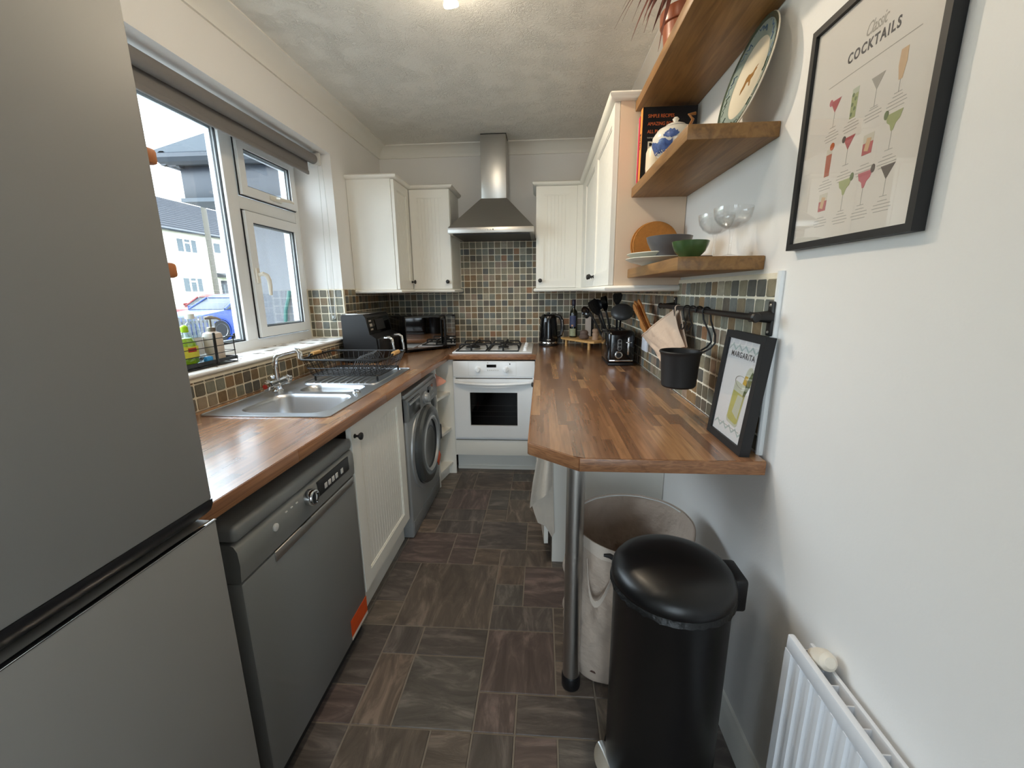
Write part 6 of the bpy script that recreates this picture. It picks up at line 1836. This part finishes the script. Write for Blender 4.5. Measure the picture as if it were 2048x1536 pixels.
for k in range(13):
    s = k / 12
    a = radians(222 + 26 * s)
    z = 0.505 - 0.115 * sin(pi * s)
    r = 0.202 + 0.022 * sin(pi * s)
    ctr = (0.298, 1.303)
    hs.append([(ctr[0] + r * cos(a) * 1.02, ctr[1] + r * sin(a), z + dz_) for dz_ in (-0.011, 0.011)])
t.add('strap_handle', MB().sheet(hs, 0.002), 'canvas_hem', smooth=80)
g = []
for k in range(6):
    a = radians(238 + 3.5 * k)
    g.append([(0.258 + 0.168 * cos(a), 1.345 + 0.166 * sin(a), z) for z in (0.050, 0.066)])
t.add('printed_mark', MB().sheet(g, 0.001), 'stain_brown')

# towel over the cupboard door: two folds hanging down
t = T('tea_towel', 'cream linen tea towel hanging over the cupboard door under the bar', 'towel', (0.0, 2.0, 0.3))
def lerp_list(pts, q):
    for (a, x), (b, y) in zip(pts, pts[1:]):
        if (a - q) * (b - q) <= 0 and a != b: return x + (y - x) * (q - a) / (b - a)
    return pts[-1][1] if abs(q - pts[-1][0]) < abs(q - pts[0][0]) else pts[0][1]
def cloth(lft, rgt, top, bot, y, amp, fr_):
    """lft, rgt: (z, x) outlines; bot: (u, z) lower hem"""
    g = []
    for j in range(26):
        row = []
        for i in range(21):
            u_ = i / 20
            z = top + (lerp_list(bot, u_) - top) * j / 25
            x0, x1 = lerp_list(lft, z), lerp_list(rgt, z)
            v_ = j / 25
            row.append((x0 + (x1 - x0) * u_, y - amp * (0.25 + v_) * (0.5 + 0.5 * sin(fr_ * u_ + 2.2 * v_)), z))
        g.append(row)
    return g
t.add('front_fold', MB().sheet(cloth([(0.868, 0.002), (0.585, -0.018), (0.45, -0.039), (0.34, -0.051), (0.30, -0.052)], [(0.868, 0.046), (0.56, 0.049), (0.40, 0.051), (0.30, 0.051)], 0.866, [(0, 0.318), (0.25, 0.338), (0.6, 0.375), (1, 0.425)], 1.846, 0.020, 8.0), 0.003), 'towel_linen', smooth=80)
t.add('rear_fold', MB().sheet(cloth([(0.868, 0.004), (0.45, -0.030), (0.33, -0.046), (0.27, -0.030), (0.215, -0.010), (0.18, 0.006), (0.14, 0.030)], [(0.868, 0.050), (0.45, 0.058), (0.30, 0.062), (0.14, 0.070)], 0.866, [(0, 0.225), (0.35, 0.200), (0.62, 0.142), (1, 0.176)], 1.861, 0.012, 6.0), 0.003), 'towel_linen', smooth=80)
t.add('top_fold', MB().tube([(0.004, 1.850, 0.866), (0.028, 1.852, 0.866), (0.050, 1.856, 0.864)], 0.008, n=10), 'towel_linen')

# ------------------------------------------------------------------ sink caddy and bottles on the sill
cx0, cx1, cy0, cy1 = -1.452, -1.335, 1.420, 1.722
t = T('sink_caddy', 'black wire caddy on the tiled window sill', 'caddy', ((cx0 + cx1) / 2, (cy0 + cy1) / 2, SILL))
t.add('tray', MB(frame_mat((0, 0, 0), (1, 0, 0), (0, 1, 0))).ring((cx0, cx1, cy0, cy1), (cx0 + 0.003, cx1 - 0.003, cy0 + 0.003, cy1 - 0.003), SILL + 0.012, SILL + 0.026), 'black_iron')
t.add('tray_floor', MB().box(cx0 + 0.002, cx1 - 0.002, cy0 + 0.002, cy1 - 0.002, SILL + 0.012, SILL + 0.015), 'black_iron')
w = MB()
for z in (0.050, 0.080, 0.110):
    w.tube([(x, y, SILL + z) for x, y in rrect(cx0, cx1, cy0, cy1, 0.012, 3)], 0.0016, n=5, closed=True)
for x, y in ((cx1, cy0 + 0.012), (cx1, cy1 - 0.012), (cx0, cy0 + 0.012), (cx0, cy1 - 0.012)):
    w.tube([(x, y, SILL + 0.012), (x, y, SILL + 0.112)], 0.0020, n=5)
for y in (cy0 + 0.012, cy1 - 0.012):
    w.tube([(cx0, y, SILL + 0.015), (cx0, y, SILL + 0.004), (cx1 + 0.006, y, SILL + 0.003), (cx1 + 0.006, y, SILL + 0.015)], 0.0022, n=5)
w.tube([(cx1 + 0.006, cy0 + 0.012, SILL + 0.003), (cx1 + 0.006, cy1 - 0.012, SILL + 0.003)], 0.0022, n=5)
o = t.add('wire_sides', w, 'black_iron')
o['kind'] = 'stuff'
t.add('divider_bar', MB().box(cx1 - 0.004, cx1 + 0.003, 1.600, 1.612, SILL + 0.006, SILL + 0.135, b=0.003), 'black_iron')
CTZ = SILL + 0.0152
c = (-1.395, 1.670, CTZ)
t = T('soap_dispenser', 'beige ceramic soap dispenser with steel pump in the sill caddy', 'soap dispenser', c)
t.add('body', MB().lathe([(0.033, 0), (0.036, 0.003), (0.036, 0.100), (0.032, 0.112), (0.018, 0.118), (0.014, 0.120)], c, 32), 'soap_beige')
t.add('collar', MB().lathe([(0.015, 0.118), (0.016, 0.120), (0.015, 0.136), (0.006, 0.138)], c, 20), 'soap_steel')
t.add('pump', MB().tube([(c[0], c[1], c[2] + 0.134), (c[0], c[1], c[2] + 0.172)], 0.004, n=10), 'soap_steel')
t.add('nozzle', MB().tube([(c[0] - 0.012, c[1] - 0.012, c[2] + 0.174), (c[0], c[1], c[2] + 0.177), (c[0] + 0.018, c[1] + 0.016, c[2] + 0.174), (c[0] + 0.028, c[1] + 0.026, c[2] + 0.166)], [0.006, 0.008, 0.005, 0.004], n=10), 'soap_steel')
c = (-1.392, 1.532, CTZ)
t = T('washing_up_bottle', 'clear washing-up liquid bottle filled bright green in the caddy', 'bottle', c)
t.add('liquid', MB().lathe([(0.024, 0.002), (0.032, 0.006), (0.034, 0.05), (0.030, 0.085), (0.020, 0.105), (0, 0.108)], c, 28, sx=0.7, sy=1.25), 'liquid_green')
t.add('shell', MB().lathe([(0.026, 0), (0.034, 0.004), (0.0365, 0.05), (0.033, 0.088), (0.022, 0.112), (0.013, 0.122), (0.012, 0.130)], c, 28, sx=0.72, sy=1.25), 'clear_plastic')
t.add('cap', MB().lathe([(0.013, 0.128), (0.014, 0.131), (0.013, 0.150), (0.006, 0.156), (0, 0.158)], c, 18), 'liquid_green')
g = [[(c[0] + (0.0375 * 0.72) * cos(a), c[1] + 0.0375 * 1.25 * sin(a), c[2] + z) for z in (0.030, 0.045, 0.060, 0.074)] for a in [radians(-70 + 110 * k / 10) for k in range(11)]]
lb = t.add('label', MB().sheet(g), 'label_yellow')
g = [[(c[0] + (0.0382 * 0.72) * cos(a), c[1] + 0.0382 * 1.25 * sin(a), c[2] + z) for z in (0.052, 0.068)] for a in [radians(-30 + 45 * k / 6) for k in range(7)]]
t.add('label_band', MB().sheet(g), 'label_red', under=lb)
c = (-1.425, 1.478, CTZ)
t = T('clear_bottle', 'large clear plastic bottle with white cap in the caddy', 'bottle', (-1.415, 1.600, CTZ))
c = (-1.424, 1.604, CTZ)
t.add('shell', MB().lathe([(0.030, 0), (0.034, 0.004), (0.034, 0.125), (0.028, 0.150), (0.014, 0.164), (0.013, 0.178)], c, 28, sx=0.62, sy=1.1), 'clear_plastic')
t.add('cap', MB().lathe([(0.016, 0.176), (0.0165, 0.178), (0.016, 0.196), (0, 0.198)], c, 20), 'cap_white')
g = [[(c[0] + 0.0348 * 0.62 * cos(a), c[1] + 0.0348 * 1.1 * sin(a), c[2] + z) for z in (0.03, 0.10)] for a in [radians(-80 + 150 * k / 10) for k in range(11)]]
t.add('label', MB().sheet(g), 'label_white')
single('blue_sponge', MB().box(-1.358, -1.340, 1.560, 1.592, CTZ, CTZ + 0.026, b=0.004), 'sponge_blue', 'small bright blue sponge at the front of the caddy', 'sponge')

# ------------------------------------------------------------------ ceiling spotlight bar (one head in view)
t = T('spotlight_bar', 'copper ceiling spotlight bar with a lit bulb', 'ceiling light', (-0.33, 1.25, CZ))
t.add('ceiling_plate', MB().box(-0.375, -0.285, 1.18, 1.32, CZ - 0.022, CZ, b=0.004), 'lamp_metal')
t.add('bar', MB().cyl((-0.33, 0.82, CZ - 0.040), (-0.33, 1.66, CZ - 0.040), 0.009, n=14), 'lamp_metal')
t.add('bar_mount', MB().cyl((-0.33, 1.25, CZ - 0.045), (-0.33, 1.25, CZ - 0.020), 0.012, n=14), 'lamp_metal')
def head(y, dirv):
    a = Vector((-0.33, y, CZ - 0.048))
    d = Vector(dirv).normalized()
    q = d.to_track_quat('Z', 'Y').to_matrix().to_4x4()
    hd = t.add('head', MB(Matrix.Translation(a) @ q).lathe([(0.006, 0.0), (0.010, 0.006), (0.0165, 0.020), (0.0175, 0.045), (0.015, 0.046), (0.014, 0.022), (0, 0.02)], n=24), 'lamp_metal')
    t.add('bulb', MB(Matrix.Translation(a) @ q).lathe([(0.012, 0.036), (0.0155, 0.048), (0.0225, 0.062), (0.0255, 0.074), (0.0245, 0.080), (0, 0.083)], n=28), 'bulb_glow', under=hd)
    return a + d * 0.115
lp = head(1.655, (0.10, 0.35, -0.92))
l = bpy.data.lights.new('bulb_light', 'SPOT')
l.energy = LAMP_POWER
l.color = LAMP_COLOR
l.shadow_soft_size = 0.022
l.spot_size = radians(165)
l.spot_blend = 0.55
lo = bpy.data.objects.new('bulb_light', l)
COL.objects.link(lo)
lo.parent = t.o
lo.location = lp - t.off
lo.rotation_euler = Vector((0.42, 0.05, -0.9)).to_track_quat('-Z', 'Y').to_euler()
for y, dv in ((1.25, (-0.5, -0.1, -0.85)), (0.84, (0.3, -0.5, -0.8))):
    head(y, dv)
